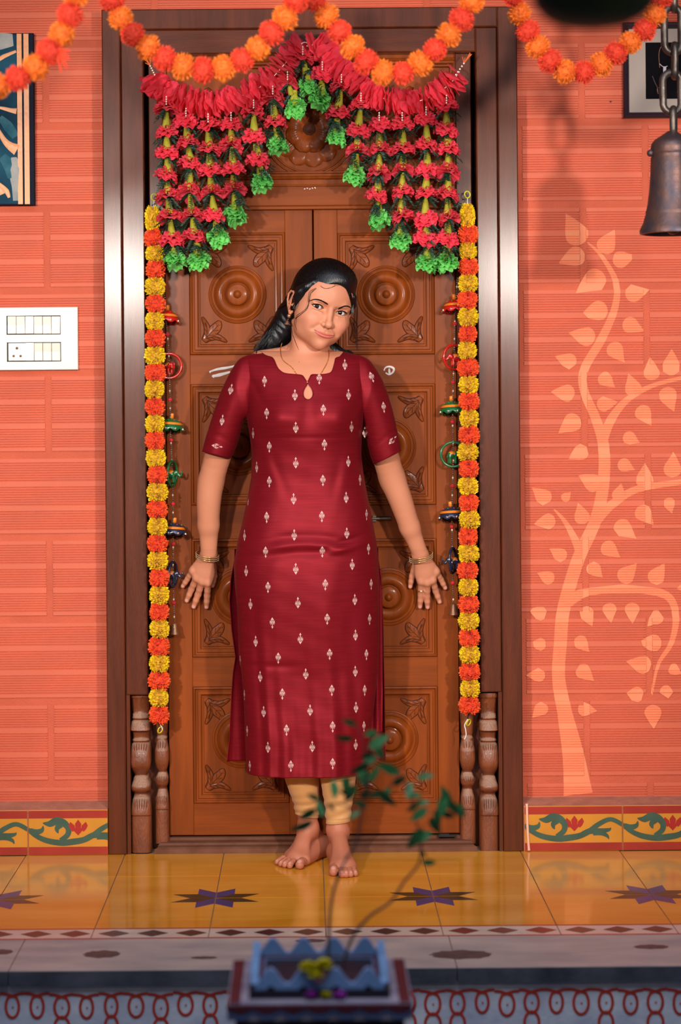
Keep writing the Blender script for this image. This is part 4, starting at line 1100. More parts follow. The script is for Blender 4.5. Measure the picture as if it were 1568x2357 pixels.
# arms and hands
for fn_, hf, W_, sgn in ((armL, handL, WRL, -1), (armR, handR, WRR, 1)):
    F_ = Field((W_[0]-(.06 if sgn < 0 else .15), -.18, W_[2]-.01), (W_[0]+(.16 if sgn < 0 else .06), .045, PZ(500,960,-.1)), .0024); fn_(F_); hf(F_)
    V, F = F_.mesh(); V = relax(V, F, 14, .5); c = V[F].mean(1); add_part(V, F, base(V), c[:,2] > W_[2]+.008)
    F_ = Field((W_[0]-.085, -.045, W_[2]-.150), (W_[0]+.085, .0685, W_[2]+.03), .0012); fn_(F_); hf(F_)
    V, F = F_.mesh(); V = relax(V, F, 3, .5); c = V[F].mean(1); T = base(V, SK*.94)
    tips = ([(421,1349,.054),(430,1382,.056),(446,1396,.056),(475.5,1397,.056),(489,1348,.055)] if sgn < 0 else [(967,1396,.056),(984.5,1397,.056),(1012,1385,.056),(1025,1353,.055),(944.5,1350,.055)])
    for t_ in tips:
        p = A(P(*t_)); d = np.linalg.norm((V-p-A((0,-.004,.0)))/A((.0048,.006,.0062)), axis=1); T = mixc(T, NAIL, np.clip((1.15-d)/.25, 0, 1)*(V[:,1] < p[1]))
    add_part(V, F, T, c[:,2] <= W_[2]+.0105)
# legs and feet
F_ = Field((-.12,-.22,.15), (.16,.02,.62), .004); legs(F_); V, F = F_.mesh(); add_part(V, F, base(V), V[F].mean(1)[:,2] > .162)
F_ = Field((-.115,-.335,-.004), (.15,.03,.18), .0016); legs(F_); F_.put((-.2,-.4,-.02),(.2,.1,0), lambda X,Y,Z: Z-.0006, 0, 's')
V, F = F_.mesh(); T = base(V, FOOT)
for TS, HE in ((TO1, HE1), (TO2, HE2)):
    for t_, r_ in zip(TS, RT):
        d_ = (A(t_)-HE); d_ /= np.linalg.norm(d_); p = A(t_)-d_*r_*.8+A((0,0,r_*1.65)); d = np.linalg.norm(V-p, axis=1); T = mixc(T, NAIL, np.clip((r_*.62-d)/.0015, 0, 1)*.8)
add_part(V, F, T, V[F].mean(1)[:,2] <= .163)
V = np.concatenate(parts_V); F = np.concatenate(parts_F); T = np.concatenate(parts_T)
person = thing('person', 'smiling barefoot young woman in a dark red kurta leaning back against the carved door', 'person', (0.02, -.12, 0))
bme = np_mesh('body', V, F, M_skin)
ca = bme.color_attributes.new('tint', 'FLOAT_COLOR', 'POINT'); ca.data.foreach_set('color', np.concatenate([T, np.ones((len(T),1))], 1).astype(np.float32).ravel())
body = link('body', bme, person)
del F_
# ------------------------------------------------------------------ eyes, brows, hair, clothes, jewellery
CAMP = Vector((0, -CAMD, CAMH))
face_bvh = BVHTree.FromPolygons([tuple(v) for v in FACE_V], [tuple(f) for f in FACE_F.tolist()])
def on_face(px, py, off=0.0004):
    d = (P(px, py, 0)-CAMP).normalized(); h = face_bvh.ray_cast(CAMP, d)
    if h[0] is None: return P(px, py, -.17)
    return h[0]+h[1]*off
def face_l(x, z, off=.0004):
    o = Vector(hl(x, -12, z)); d = Vector(HR @ A((0,1,0))); h = face_bvh.ray_cast(o, d); return h[0]+h[1]*off if h[0] else Vector(hl(x, 0, z))
M_eye = mat('eye_white', rgb(214,204,200), .12, .6, coat=.6, coat_rough=.03)
M_iris = mat('dark_brown_iris', rgb(46,22,12), .08, .6, coat=.2, coat_rough=.02)
M_pupil = mat('pupil', rgb(5,4,4), .08, .4)
M_brow = mat('black_hair', rgb(20,13,12), .45, .4)
M_lash = mat('kohl_and_lashes', rgb(14,9,9), .6, .3)
for s in (-1, 1):
    c = Vector(hl(s*EYE, 1.27, 0)); r = .0124
    # gaze: towards the camera
    g = (CAMP-c).normalized(); q = g.to_track_quat('Z', 'Y').to_matrix().to_4x4(); Mx = Matrix.Translation(c) @ q
    mb = MB(); mb.lathe([(r*math.sin(a)+1e-6, r*math.cos(a)) for a in np.linspace(0, math.pi, 20)], 28, Mx)
    eye = mb.build('eye', M_eye, person, True)
    mb = MB(); mb.lathe([(r*1.008*math.sin(a)+1e-6, r*1.008*math.cos(a)) for a in np.linspace(0.17, .47, 6)], 28, Mx); mb.build('iris', M_iris, eye, True)
    mb = MB(); mb.lathe([(r*1.012*math.sin(a)+1e-6, r*1.012*math.cos(a)) for a in np.linspace(0, .19, 5)], 24, Mx); mb.build('pupil', M_pupil, eye, True)
    # upper and lower lash line along the almond
    hw, up_, lw_ = 1.55, .56, .40
    def lid(t, h):
        R_ = (hw*hw+h*h)/(2*abs(h)); x_ = t*hw; z_ = (abs(h)-R_)+math.sqrt(R_*R_-x_*x_)
        z_ = z_*(1 if h > 0 else -1); xr = x_*math.cos(.07)-s*z_*math.sin(.07)*1; zr = z_*math.cos(.07)+s*x_*math.sin(.07)
        return s*EYE+xr, zr
    mb = MB(); pts = []
    for t in np.linspace(-1.0, 1.12, 22):
        tt = max(-1, min(1, t*s)) if abs(t) <= 1 else s*1.0
        x_, z_ = lid(max(-1,min(1,t))*s, up_)
        if t > 1: x_ += s*(t-1)*1.7; z_ += .10*(t-1)/.12
        pts.append(face_l(x_, z_+.09, .0006))
    n = len(pts); mb.tube(pts, [.0004+.0011*min(1, i/8) if i < n-3 else .0010*(n-i)/4+.0002 for i in range(n)], 6, flat=.8)
    for i in range(14, n-1, 2):
        a = pts[i]; ou = Vector(HR @ A((s*(.25+.35*i/n), -.9, .75))).normalized(); mb.tube([a, a+ou*.0012, a+ou*.0024+Vector((0,0,.0010))], [.0003,.00025,.0001], 3)
    mb.build('eyelashes', M_lash, person)
    mb = MB(); pts = [face_l(*[q_ + (-.05 if k_ else 0) for k_, q_ in enumerate(lid(t*s, -lw_))], .0003) for t in np.linspace(-.75, 1.0, 16)]
    mb.tube(pts, [.0002+.0005*i/15 for i in range(16)], 5, flat=.7); mb.build('lower_lash_line', M_lash, person)
# brows: overlapping fine hairs, thick towards the nose
def brow(pts, name='eyebrow'):
    c = catmull([Vector((a, b, 0)) for a, b in pts], 12); n = len(c); mb = MB(); rr = random.Random(3)
    for i in range(n-1):
        t = i/(n-1); w = 2.5*(1-t)**.5*min(1, .35+t*3.5)+.5
        d = (c[i+1]-c[i]).normalized(); nn = Vector((-d.y, d.x, 0))
        for j in range(8):
            o = rr.uniform(-1, 1)*w*.72; p = c[i]+nn*o+d*rr.uniform(-1, 1)
            if t < .08: dd = (d*1.0+Vector((0,-.15,0))).normalized()
            else: dd = (d*1.0-nn*(o/w)*.5).normalized()
            e = p+dd*rr.uniform(4, 6)*(1-.4*t)
            mb.tube([on_face(p.x, p.y, .0002), on_face((p.x+e.x)/2, (p.y+e.y)/2, .0006), on_face(e.x, e.y, .0003)], [.00038,.00036,.00012], 3, caps=False)
    mb.build(name, M_brow, person)
brow([(755,700.5),(749,697),(740,692),(731,689.5),(722,689.5),(715,692)]); brow([(779,711),(785,708),(793,705),(801,705),(807.5,709)])
mb = MB(); b_ = on_face(771.5, 710, .0003); mb.ico(b_, .0011, 2); mb.build('bindi', mat('silver_stone', rgb(215,210,205), .15, metal=.7), person, True)
M_gold = mat('gold', rgb(206,146,62), .25, metal=1.0, bump=.2, bscale=400)
M_goldl = mat('pale_gold', rgb(226,190,120), .22, metal=1.0, bump=.3, bscale=500)
M_oxi = mat('antique_metal', rgb(150,110,92), .35, metal=.9, bump=.5, bscale=600)
M_mole = mat('mole', rgb(70,34,30), .6)
mb = MB(); mb.ico(on_face(689, 833.5, .0002), .0010, 1); mb.build('mole', M_mole, person, True)
# nose: small mark of a stud is not visible; keep plain
# ---- hair: shell + combed strands
M_hair = mat('black_hair_shell', rgb(11,10,13), .34, .5, bump=.5, bscale=60, stretch=(8,8,1))
M_strand = mat('combed_black_hair', rgb(10,9,12), .32, .55)
lo = np.array((.0-.20,-.225,1.25)); hi = np.array((.20,.065,1.56))
HF = Field(lo, hi, .0020)
def HE_(c, r, k=0, op='u', R_=None): HF.ell(hl(*c), A(r)*.01, HR if R_ is None else HR@R_, k*.01, op)
HE_((0,8.6,3.5),(7.85,9.6,8.75))
HE_((0,9.5,-.5),(7.3,7.6,6.2), 1.5)
HE_((0.9,5.6,8.0),(5.4,6.0,3.6), 2.0)
# opening for the face
HE_((0.3,-1.2,-2.0),(5.9,6.4,8.7), .6, 's'); HE_((1.0,.6,-4.6),(8.2,4.6,5.2), .6, 's')
HF.chain([hl(-5.6,2.2,5.6), hl(-6.4,3.4,4.0), hl(-7.0,4.8,2.4), hl(-7.15,5.7,.6), hl(-7.0,5.9,-1.2)], [.005,.009,.012,.010,.003], k=.010)
HF.chain([hl(5.9,2.2,4.6), hl(6.6,3.6,2.6), hl(6.9,4.6,.2)], [.008,.009,.003], k=.008)
HE_((0,-.6,-10),(9.5,14.0,7.2), .8, 's')
for s in (-1, 1): HE_((s*8.4,8.6,-2.2),(1.9,2.7,3.2), .4, 's')
# lengths behind neck and shoulders
def ch(pts, r, k=.02, fl=None): HF.chain([A(p) for p in pts], r, k=k, flat=fl)
ch([hl(-2,15,-1), P(672,725,-.045), P(652,762,-.035), P(628,792,-.030), P(612,815,-.030)], [.050,.034,.032,.028,.020])
ch([hl(2,15,-2), P(720,765,-.030), P(770,808,-.030), P(800,822,-.030)], [.040,.026,.014,.008])
ch([P(655,735,-.040), P(634,775,-.035), P(604,808,-.035)], [.020,.020,.008])
V, F = HF.mesh(); l = loc(V)
wav = .0007*np.sin((V[:,0]*300+V[:,2]*160)+3*np.sin(V[:,2]*60))*(V[:,2] < 1.40)
V[:,1] += wav
hm = np_mesh('hair', V, F, M_hair); hair = link('hair', hm, person); del HF
hair_bvh = BVHTree.FromPolygons([tuple(v) for v in V], [tuple(f) for f in F.tolist()])
rs = random.Random(5); mb = MB()
C0 = Vector(hl(0, 8.6, 2.0))
def snap(p, off):
    d = p-C0; L_ = d.length; d.normalize(); h = hair_bvh.ray_cast(C0, d)
    # outermost hit
    q = None; o = C0.copy()
    for _ in range(4):
        h = hair_bvh.ray_cast(o, d)
        if h[0] is None: break
        q = h; o = h[0]+d*.001
    return (q[0]+d*off) if q else p
for i in range(1500):
    # start on the hairline (front) and sweep back over the head to the nape
    t = rs.uniform(-1, 1); ang = t*1.65
    sx = math.sin(ang); x0 = 7.6*sx; z0 = 6.9*math.cos(ang*.93)+1.0; y0 = .6+4.4*abs(sx)**1.4
    st_ = rs.uniform(0, .5)
    e = (x0*.10+rs.uniform(-.8,.8)-1.0, 17.0, -1.5+rs.uniform(-2,2))
    pts = []
    for k in range(10):
        u = st_+(1-st_)*k/9; u2 = u
        x_ = x0*(1-u2)+e[0]*u2 + x0*.55*math.sin(math.pi*u2)*.6; y_ = y0*(1-u2)+e[1]*u2; z_ = z0*(1-u2)+e[2]*u2+4.5*math.sin(math.pi*u2)*max(.1, math.cos(ang))
        p = snap(Vector(hl(x_, y_, z_)), rs.uniform(-.0002, .0009)); pts.append(p)
    mb.tube(pts, [.00022]+[.00045]*8+[.0003], 3, caps=False)
for i in range(620):
    # lengths that fall behind the neck to the left
    a = rs.uniform(0, 1); b = rs.uniform(-1, 1)
    pth = [(668+8*b, 700+10*a, -.045), (656+11*b-5*a, 735, -.050), (642+16*b-8*a, 765, -.055), (625+20*b-8*a, 792, -.054+.01*a), (612+22*b-10*a, 812+rs.uniform(-6,6), -.045)]
    w = rs.uniform(-3, 3)
    c = catmull([P(x_+w*math.sin(k), y_, z_-.012*rs.random()) for k, (x_, y_, z_) in enumerate(pth)], 4)
    mb.tube(c, [.00042]*(len(c)-1)+[.00015], 3, caps=False)
for i in range(160):
    b = rs.uniform(-1, 1); c = catmull([P(765+10*b,790,-.05), P(783+10*b,800+5*b,-.05), P(800+9*b,812+rs.uniform(-5,5),-.045), P(812+10*b,822+rs.uniform(-4,4),-.04)], 4)
    mb.tube(c, [.0004]*(len(c)-1)+[.00015], 3, caps=False)
for i in range(26):
    b = rs.uniform(-1, 1); x_ = 817+3*b
    c = catmull([P(x_,672+20*rs.random(),-.10), P(x_+2*b+2,710,-.10), P(x_+3*b,750,-.09), P(x_-2+6*b,790+20*b,-.08)], 4)
    mb.tube(c, [.00022]*(len(c)-1)+[.0001], 3, caps=False)
for i in range(40):
    b = rs.uniform(-1, 1); a = rs.random()
    c = catmull([P(640-10*a,740+10*b,-.05), P(622-12*a,770,-.055), P(604-14*a,792+8*b,-.055), P(592-10*a,806+6*b,-.05)], 4)
    mb.tube(c, [.0002]*(len(c)-1)+[.0001], 3, caps=False)
stn = mb.build('strand', M_strand, hair, True); stn['kind'] = 'stuff'
# wisps lying on the face and neck
mb = MB()
def wisp(pts, r=.00022, n=1, sp=1.2, off=.0008):
    for j in range(n):
        o = [(rs.uniform(-sp, sp), rs.uniform(-sp, sp)) for _ in pts]
        c = catmull([Vector((a+q[0], b+q[1], 0)) for (a, b), q in zip(pts, o)], 6)
        mb.tube([on_face(p.x, p.y, off) for p in c], [r]*(len(c)-1)+[r*.3], 3, caps=False)
wisp([(728,664),(716,676),(712,695),(706,712),(692,724),(680,733)], .00020, 6, 1.2)
wisp([(728,664),(714,672),(711,690),(708,704),(698,718),(684,727)], .00014, 5, 2.5)
wisp([(672,745),(673,765),(680,785),(688,806)], .00022, 4, .8)
wisp([(738,659),(748,663),(762,663),(772,657)], .00014, 6, 1.6)
wisp([(764,650),(772,655),(782,655)], .00014, 14, 3)
wisp([(690,655),(684,672),(680,690),(676,708)], .00030, 26, 4.0)
wisp([(700,660),(694,680),(686,700),(680,716)], .0002, 7, 4)
wisp([(790,655),(798,664),(806,680),(811,700),(812,722)], .00032, 40, 3.0)
wisp([(684,728),(680,742),(682,760)], .0002, 4, 3)
o_ = mb.build('strand', M_strand, hair, True); o_['kind'] = 'stuff'

# ---- kurta
M_kur = bpy.data.materials.new('maroon_silk'); M_kur.use_nodes = True
def _kur():
    nt = M_kur.node_tree; N = nt.nodes; L = nt.links; b = N['Principled BSDF']
    b.inputs['Base Color'].default_value = rgb(112,20,34); b.inputs['Roughness'].default_value = .55; b.inputs['Specular IOR Level'].default_value = .2; b.inputs['Metallic'].default_value = .45
    b.inputs['Sheen Weight'].default_value = .05; b.inputs['Sheen Roughness'].default_value = .35; b.inputs['Sheen Tint'].default_value = (.8,.25,.35,1)
    tc = N.new('ShaderNodeTexCoord'); 
    def nz(sc_, vs, d=3):
        mp = N.new('ShaderNodeMapping'); mp.inputs['Scale'].default_value = vs; L.new(tc.outputs['Object'], mp.inputs[0]); n = N.new('ShaderNodeTexNoise'); n.inputs['Scale'].default_value = sc_; n.inputs['Detail'].default_value = d; L.new(mp.outputs[0], n.inputs['Vector']); return n
    n1 = nz(60, (.25,.25,8)); n2 = nz(60, (8,8,.25))
    r = N.new('ShaderNodeValToRGB'); r.color_ramp.elements[0].color = rgb(120,14,26); r.color_ramp.elements[1].color = rgb(134,18,30); r.color_ramp.elements[0].position = .35; r.color_ramp.elements[1].position = .7
    L.new(n1.outputs[0], r.inputs[0]); L.new(r.outputs[0], b.inputs['Base Color'])
    m = N.new('ShaderNodeMath'); m.operation = 'ADD'; L.new(n1.outputs[0], m.inputs[0]); L.new(n2.outputs[0], m.inputs[1])
    bp = N.new('ShaderNodeBump'); bp.inputs['Strength'].default_value = .12; bp.inputs['Distance'].default_value = .0005; L.new(m.outputs[0], bp.inputs['Height']); L.new(bp.outputs[0], b.inputs['Normal'])
_kur()
M_motif = mat('cream_woven_motif', rgb(206,164,156), .7, .2)
def sheet(zs, xs_fn, y_fn, removed=None):
    V = []; n = 0
    rows = [[(float(x), float(z)) for x in xs_fn(z)] for z in zs]; nc = len(rows[0])
    X = np.array([[p[0] for p in r] for r in rows]); Z = np.array([[p[1] for p in r] for r in rows])
    return X, Z
def poly_xz(pts, y): return [(P(a, b, y).x, P(a, b, y).z) for a, b in pts]
def inside(pt, poly):
    x, z = pt; c = False; n = len(poly)
    for i in range(n):
        (x1, z1), (x2, z2) = poly[i], poly[(i+1) % n]
        if (z1 > z) != (z2 > z) and x < (x2-x1)*(z-z1)/(z2-z1)+x1: c = not c
    return c
def inside_np(X, Z, poly):
    c = np.zeros(X.shape, bool); n = len(poly)
    for i in range(n):
        (x1, z1), (x2, z2) = poly[i], poly[(i+1) % n]
        if z1 == z2: continue
        c ^= ((z1 > Z) != (z2 > Z)) & (X < (x2-x1)*(Z-z1)/(z2-z1)+x1)
    return c
def nearest(pt, poly):
    best = None
    for i in range(len(poly)):
        a = Vector(poly[i]); b = Vector(poly[(i+1) % len(poly)]); p = Vector(pt); ab = b-a; L2 = ab.length_squared
        t = 0 if L2 == 0 else max(0, min(1, (p-a).dot(ab)/L2)); q = a+ab*t; d = (p-q).length
        if best is None or d < best[0]: best = (d, q)
    return best[1]
NECK = [(598,780),(598,806),(603,812),(609,816),(616,819),(622,820.5),(627,823),(632,830),(636,840),(641,849),(649,856),(655,859),(662,860.5),(678,862),(694.5,864),(701,871),(707.5,879.5),(713,870),(718,862.6),(733,862.5),(746.6,861.5),(755,860),(762,857),(766,850),(769,840),(771,832),(772.6,825),(777,822),(783,820),(790,812),(792,780)]
KEY = [(708,881)] + [(709.3+13.3*math.sin(a)*(math.sin(a/2)**.6), 884.5+17.5*(1-math.cos(a))) for a in np.linspace(.55, 2*math.pi-.55, 22)]
NECKp = [(P(a,b,-.165).x, P(a,b,-.165).z) for a,b in NECK]; KEYp = poly_xz(KEY, -.20)
def grid_part(zs, ncol, side, cut=True, xr=None, yfun=None):
    zs = np.array(zs); th = np.linspace(-math.pi/2, math.pi/2, ncol)
    Lr = [kp(z) for z in zs] if xr is None else [xr(z) for z in zs]
    X = np.array([[(q[0]+q[1])/2+(q[1]-q[0])/2*math.sin(t) for t in th] for q in Lr]); Z = np.repeat(zs[:,None], ncol, 1)
    nr = len(zs); idx = np.arange(nr*ncol).reshape(nr, ncol)
    f = np.stack([idx[:-1,:-1].ravel(), idx[:-1,1:].ravel(), idx[1:,1:].ravel(), idx[1:,:-1].ravel()], 1)
    if side > 0: f = f[:, ::-1]
    x, z = X.ravel().copy(), Z.ravel().copy()
    rims = []
    if cut:
        polys = [NECKp, KEYp] if side > 0 else [NECKb]
        for pl_ in polys:
            cx, cz = x[f].mean(1), z[f].mean(1); rem = inside_np(cx, cz, pl_)
            a = np.unique(f[rem]); f = f[~rem]; b = np.unique(f); bd = np.intersect1d(a, b)
            for v in bd:
                q = nearest((x[v], z[v]), pl_); x[v], z[v] = q.x, q.y
    yf = yfun or kurta_y
    y = yf(x, z, side)
    used = np.unique(f); mp_ = np.full(len(x), -1); mp_[used] = np.arange(len(used))
    return np.stack([x[used], y[used], z[used]], 1), mp_[f]
NECKb = [(P(a,b,-.09).x, P(a,b,-.09).z) for a,b in [(604,780),(604,809),(640,824),(705,829),(765,826),(785,811),(785,780)]]
ztop, zhem = _zd[-1], _z[0]; zslit = PZ(706, 1290, -.12)
zsF = np.concatenate([np.linspace(ztop, PZ(706,960,-.12), 110), np.linspace(PZ(706,960,-.12), zhem, 330)[1:]])
Vf, Ff = grid_part(zsF, 190, 1)
zsB = np.linspace(ztop, zslit, 140); Vb, Fb = grid_part(zsB, 80, -1)
def mk_cloth(name, V, F, parent, thick=.0022, m=None):
    me = np_mesh(name, V, F, m or M_kur)
    if name == 'sleeve':
        bm = bmesh.new(); bm.from_mesh(me); bmesh.ops.recalc_face_normals(bm, faces=bm.faces); bm.to_mesh(me); bm.free()
    o = link(name, me, parent)
    if thick:
        md = o.modifiers.new('thickness', 'SOLIDIFY'); md.thickness = thick; md.offset = -1
    return o
V = np.concatenate([Vf, Vb]); F = np.concatenate([Ff, Fb+len(Vf)])
kurta = mk_cloth('kurta', V, F, person, .0018)
# back panel of the skirt
BP = [(1285,540,871,.0),(1330,531,877,0),(1380,528,880,0),(1450,533,883,0),(1511,541.5,884,0),(1546,536,885,0),(1594,532,886,0),(1701,527,888,0),(1755,521,889,0)]
bz = [PZ(706, t[0], -.085) for t in BP][::-1]; bL = [PX(t[1], t[0], -.085) for t in BP][::-1]; bR = [PX(t[2], t[0], -.085) for t in BP][::-1]
def bxr(z): return (np.interp(z, bz, bL), np.interp(z, bz, bR))
def byf(x, z, side):
    L_, R_ = np.interp(z, bz, bL), np.interp(z, bz, bR); s = np.clip((x-(L_+R_)/2)/((R_-L_)/2), -1, 1)
    t = np.clip((zslit-z)/.5, 0, 1)
    return -.112+.045*t + .060*np.maximum(0, 1-np.abs(s)**3)**.5*(1-.5*t) + t*.005*np.cos(x*130+1)
Vp, Fp = grid_part(np.linspace(PZ(706,1262,-.10), bz[0], 120), 100, -1, False, bxr, byf)
mk_cloth('back_panel', Vp, Fp, kurta, .0018)
# turned-in facing beside the right slit
FP = [(1310,862,878),(1500,866,881),(1600,860,881),(1686,846,880)]
fz_ = [PZ(860, t[0], -.105) for t in FP][::-1]; fL = [PX(t[1], t[0], -.105) for t in FP][::-1]; fR = [PX(t[2], t[0], -.105) for t in FP][::-1]
Vp, Fp = grid_part(np.linspace(fz_[-1], fz_[0], 60), 14, 1, False, lambda z: (np.interp(z, fz_, fL), np.interp(z, fz_, fR)), lambda x, z, s: -.108-.004*np.sin((x-.12)*260)+0*z)
mk_cloth('slit_facing', Vp, Fp, kurta, .0012)
# sleeves
def sleeve(rings, sgn):
    V = []; nseg = 56; n = len(rings)
    cs = catmull([Vector(P(r[0][0], r[0][1], r[2])) for r in rings], 8); ci = catmull([Vector(P(r[1][0], r[1][1], r[2])) for r in rings], 8)
    rd = np.interp(np.linspace(0, n-1, len(cs)), range(n), [r[3] for r in rings]); m = len(cs)
    for i in range(m):
        c = (cs[i]+ci[i])/2; u = (cs[i]-ci[i])/2; tt = i/(m-1)
        for k in range(nseg):
            th = 2*math.pi*k/nseg; cu, su = math.cos(th), math.sin(th)
            fold = 1+.020*math.sin(th*3+tt*5+sgn)*math.sin(math.pi*min(1, tt*1.1))+.014*math.sin(th*5-tt*11)*(1-tt)
            p = c+u*cu*fold+Vector((0,-1,0))*rd[i]*su*fold
            if abs(i-int(m*.80)) < 1: p = c+(p-c)*.975
            V.append(p)
    F = [(i*nseg+k, i*nseg+(k+1)%nseg, (i+1)*nseg+(k+1)%nseg, (i+1)*nseg+k) for i in range(m-1) for k in range(nseg)]
    return np.array([tuple(v) for v in V]), np.array(F), (cs, ci, rd)
SL = [((572,817),(584,930),-.122,.046),((552,825),(577,962),-.122,.054),((534,851),(567,964),-.120,.058),((511,898),(560,972),-.112,.057),((493,946),(554,996),-.104,.054),((477,995),(545,1026),-.096,.051),((465,1039),(532,1055),-.090,.049)]
SR = [((826,817),(818,930),-.122,.046),((846,826),(828,962),-.122,.054),((864,848),(834,967),-.120,.058),((885,884),(838,980),-.112,.057),((903,938),(843,1006),-.104,.054),((915,990),(850,1040),-.096,.051),((924,1037),(860,1069),-.090,.049)]
sleeves = []
for rg, sg in ((SL, -1), (SR, 1)):
    Vs, Fs, inf = sleeve(rg, sg); sleeves.append((mk_cloth('sleeve', Vs, Fs, kurta, .0018), inf))
# piping at neckline and keyhole, and hem stitching
mb = MB()
def kpt(x, z, off=.0008): return Vector((x, float(kurta_y(x, z, 1))-off, z))
NP2 = [q for q in NECKp if q[1] < PZ(700, 806, -.165)]
c = catmull([Vector((q[0], q[1], 0)) for q in NP2], 4); mb.tube([kpt(min(max(q.x, -9), 9), min(q.y, ztop-.001), 0.0) for q in c], .0009, 6)
mb.tube([kpt(q[0], q[1], 0.0) for q in KEYp], .0009, 6, closed=True)
mb.build('neck_piping', M_kur, kurta, True)
mb = MB(); q = P(707.5,880,-.2); mb.ico(kpt(q.x, q.z, .001), .0017, 1); mb.build('hook', mat('pink_bead', rgb(220,160,150), .3), kurta, True)
# woven motifs: small inlaid shapes laid on the cloth
SH = [ # polygons in unit motif space (x -.5...5, z -.5...5), arrow pointing up
 [(0,.5),(-.20,.30),(.20,.30)], [(-.06,.31),(.06,.31),(.06,-.22),(-.06,-.22)],
 [(-.30,.20),(-.14,.02),(-.14,-.30),(-.30,-.12)], [(.30,.20),(.14,.02),(.14,-.30),(.30,-.12)],
 [(-.46,.08),(-.34,-.05),(-.34,-.28),(-.46,-.12)], [(.46,.08),(.34,-.05),(.34,-.28),(.46,-.12)],
 [(-.26,-.30),(0,-.50),(.26,-.30),(.14,-.22),(0,-.30),(-.14,-.22)]]
def motif(mb, place, flip=1, ws=1.0, ang=0.0, W_=.0145, H_=.029):
    ca, sa = math.cos(ang), math.sin(ang)
    for sh in SH:
        vs = []
        for a, b in sh:
            a *= W_*ws; b *= H_*flip; vs.append(place(a*ca-b*sa, a*sa+b*ca))
        mb.add(vs, [tuple(range(len(vs)))])
MU = [(679,909),(681,984),(681,1065),(676,1148),(677.5,1231),(681,1309),(686,1387),(802.5,908),(809.5,982),(802,1062),(797,1145),(798.5,1227),(811,1299),(817,1380),(582.6,997),(591,1075),(571,1151),(563,1232),(566.7,1314),(576.6,1390),(794,839),
 (691.5,1469.5),(704,1551),(714,1634.5),(719,1718),(818.5,1461.7),(818,1545),(819.6,1628),(819,1713.5),(588.7,1476),(599,1557),(607,1638),(616.8,1720)]
MD = [(609,878),(614,952),(620,1029),(620,1109),(614,1191),(611.5,1271),(617,1352),(735,872),(744.5,944),(747,1024),(743.5,1106),(741,1189),(742,1270),(749,1346),(829,1105),(844,1185),(848.6,1264),(854.6,1345),
 (627,1434),(640.6,1515),(650,1597.5),(659.7,1680.6),(669.6,1763.6),(753.4,1425),(759,1506),(764,1589),(766,1673),(766,1758),(553,1520.6),(562.7,1599.7),(569,1682.7),(575,1763),(851,1425.5),(843.7,1507),(839.7,1589),(838,1672)]
mb = MB()
for lst, fl in ((MU, 1), (MD, -1)):
    for a, b in lst:
        y = -.2
        for _ in range(4): q = P(a, b, y); y = float(kurta_y(q.x, q.z, 1))
        L_, R_ = kp(q.z)[:2]; s_ = (q.x-(L_+R_)/2)/((R_-L_)/2)
        ws = max(.25, math.sqrt(max(0, 1-min(1, abs(s_))**3)))
        motif(mb, lambda dx, dz: kpt(min(max(q.x+dx, L_+.0005), R_-.0005), q.z+dz, .0007), fl, ws)
mb.build('woven_motif', M_motif, kurta)['kind'] = 'stuff'
mb = MB()
def on_sleeve(i, px, py, dx=0, dz=0):
    return None
bpy.context.view_layer.update()
for (so, inf), lst in zip(sleeves, ([(531.6,896,1,-.22,.95),(511.6,967,1,-.14,.85),(500,1027,1,-1.75,.9)], [(856,868,-1,.35,.95),(883.5,937.6,-1,.10,.8),(840,995,1,0,.9),(904,1013,1,-.75,.9)])):
    me = so.data; bv = BVHTree.FromPolygons([v.co[:] for v in me.vertices], [tuple(p.vertices) for p in me.polygons])
    for a, b, fl, ang, ws in lst:
        def place(dx, dz):
            o_ = P(a, b, -.15)+Vector((dx, 0, dz)); d_ = (o_-CAMP).normalized(); h = bv.ray_cast(CAMP, d_)
            return h[0]-d_*.0007 if h[0] else o_
        motif(mb, place, fl, ws, ang)
mb.build('woven_motif', M_motif, kurta)['kind'] = 'stuff'
# ---- leggings
M_leg = mat('gold_satin', rgb(198,146,92), .36, .45, var=.04, bump=.12, bscale=300, sheen=.2)
def legging(rings, seed):
    V = []; nseg = 48; zs = [Vector(P(r[0], r[1], r[3])) for r in rings]; n = len(rings)
    cs = catmull(zs, 16); rd = np.interp(np.linspace(0, n-1, len(cs)), range(n), [r[2] for r in rings]); m = len(cs); rr = random.Random(seed)
    cuff = rings[-1]
    for i, c in enumerate(cs):
        t = i/(m-1); tilt = (-.10 if seed == 1 else .05)
        for k in range(nseg):
            th = 2*math.pi*k/nseg
            w = 0
            g = max(0, (t-.52)/.48)
            w += g*.0022*math.sin(i*.62+1.3*math.sin(th+seed)+.9*th)*(1 if t < .93 else .3)
            r_ = rd[i]+w
            if .925 < t < .94: r_ -= .0012
            V.append((c.x+r_*math.cos(th), c.y+r_*math.sin(th), c.z-(r_*math.cos(th))*tilt*(-1)*g*2))
    F = [(i*nseg+k, i*nseg+(k+1)%nseg, (i+1)*nseg+(k+1)%nseg, (i+1)*nseg+k) for i in range(m-1) for k in range(nseg)]
    return np.array(V), np.array(F)
legs_ = MB(); lv = []
for rg, sd in (([(690,1600,.058,-.10),(691,1700,.0500,-.105),(693,1775,.0445,-.105),(700,1820,.0370,-.095),(705,1850,.0310,-.085),(707,1877,.0285,-.078)], 1),
               ([(777,1600,.060,-.13),(777,1700,.0510,-.135),(777.5,1775,.0455,-.135),(779,1820,.0390,-.13),(779,1855,.0325,-.125),(778.5,1892,.0290,-.120)], 2)):
    v, f = legging(rg, sd); legs_.add([tuple(q) for q in v], [tuple(q) for q in f])
